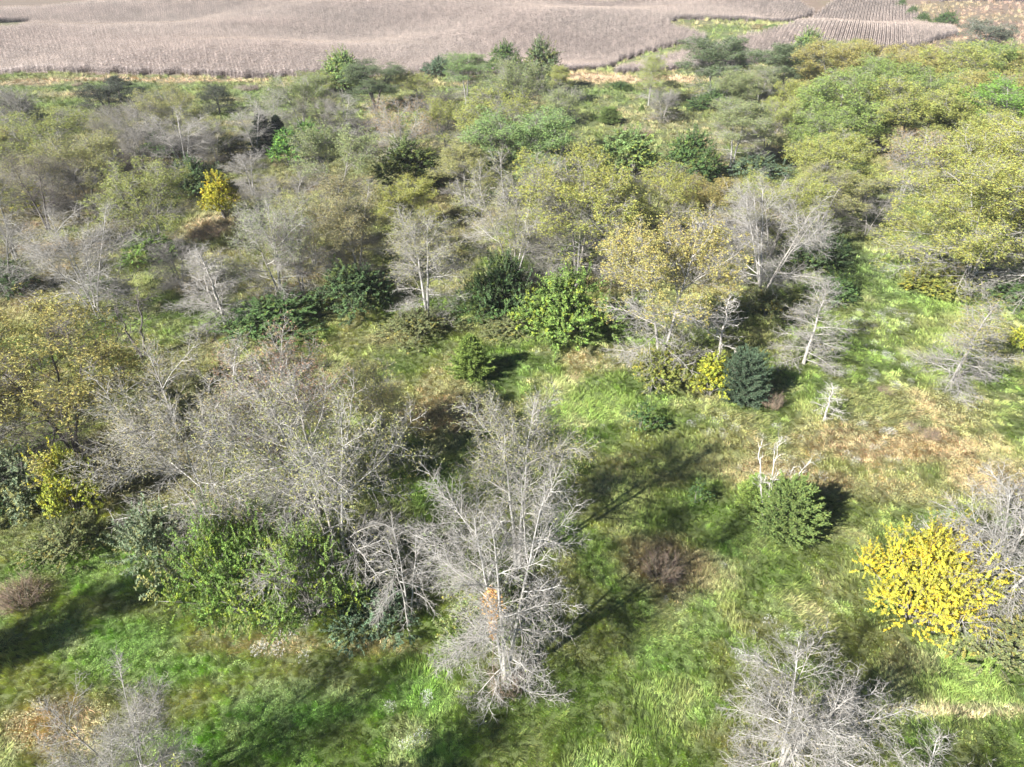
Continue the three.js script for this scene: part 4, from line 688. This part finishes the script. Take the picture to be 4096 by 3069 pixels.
grow('dry_shrub', 'brush', 11.1, -34.9, 2.6, 3.4, 0.81, null, '', 'brown', 'brown weedy brush in the shaded grass beside the junipers', 'dry shrub');
// ------------------------------------------------------------------ small things
{ // orange leaves on the trunk of the near tall bare tree
  const r = rng(971), b = new Builder(), o = new THREE.Group(), x = -1.1, z = -25.9;
  o.name = 'orange_vine'; o.position.set(x, terrain(x, z), z);
  for (let k = 0; k < 1000; k++) { const t = r(), a = r() * TAU, q = (0.15 + 0.6 * Math.sin(t * Math.PI) * noise2(t * 6, 3, 5) * 1.6) * Math.sqrt(r()), d = unit(add(ball(r), [0, -1, 0], 0.4)), L = 0.09 + r() * 0.08; b.leaf([Math.cos(a) * q, 5.2 + t * 4.4, 0.25 + Math.sin(a) * q], d, unit(cross(d, ball(r))), L, L * 0.7, leafTone(r)); }
  const m = new THREE.Mesh(b.geometry(), leafMaterial('orange')); m.name = 'foliage'; m.userData.kind = 'stuff'; o.add(m);
  const s = new Builder(); s.tube([[0.1, -0.1, 0.1], [-0.1, 2.5, 0.2], [0.1, 6, 0.25], [0, 9.4, 0.25]], [0.03, 0.025, 0.02, 0], 5, [0.8, 0.7, 0.6]); const st = new THREE.Mesh(s.geometry(), barks.brown); st.name = 'stems'; o.add(st);
  o.userData = { label: 'orange leaved vine climbing the trunk of the tall pale bare tree', category: 'vine' }; scene.add(o);
}
const postLabels = ['fence post at the straw clump by the picture edge', 'fence post next to the farthest field edge thicket', 'fence post on the mown strip between the two oaks', 'fence post behind the ragged dark oak', 'fence post beside the purple grey thicket', 'fence post in the dry grass next to the solitary locust', 'fence post on the dry grass strip near the corn notch'];
// trees just outside the frame, seen by the long shadows they throw over the near grass
grow('locust_tree', 'tall2', -40, -22.5, 13, 4.5, 0.4, 'full', 'yellowolive', 'pale', 'leafy locust outside the picture that throws the long shadow over the near left grass', 'locust tree');
grow('locust_tree', 'tall2', -15.5, -11, 12.5, 6, 1.4, 'top', 'yellowolive', 'pale', 'locust below the picture that throws a shadow over the lowest middle grass', 'locust tree');
grow('bare_tree', 'tall1', 13.5, -8.5, 12, 7, 2.4, 'bits', 'straw', 'pale', 'bare tree below the picture that throws a branching shadow beside the round pale tree', 'bare tree');
grow('locust_tree', 'tall1', -48, -11, 13, 5, 3.4, 'full', 'yellowolive', 'pale', 'slim locust outside the picture shading the lowest corner of the grass', 'locust tree');
postSpots.forEach(([x, z], k) => {
  const b = new Builder(); b.tube([[0, -0.3, 0], [0.01, 0.7, 0], [0.02, 1.55, 0.01], [0.02, 1.6, 0.01]], [0.07, 0.068, 0.062, 0], 8, [1, 1, 1]);
  const m = new THREE.Mesh(b.geometry(), barks.dark); m.name = numbered('fence_post'); m.position.set(x, terrain(x, z), z); m.castShadow = true;
  m.userData = { label: postLabels[k], category: 'fence post', group: 'fence posts along the corn edge' }; scene.add(m);
});
renderer.render(scene, camera);
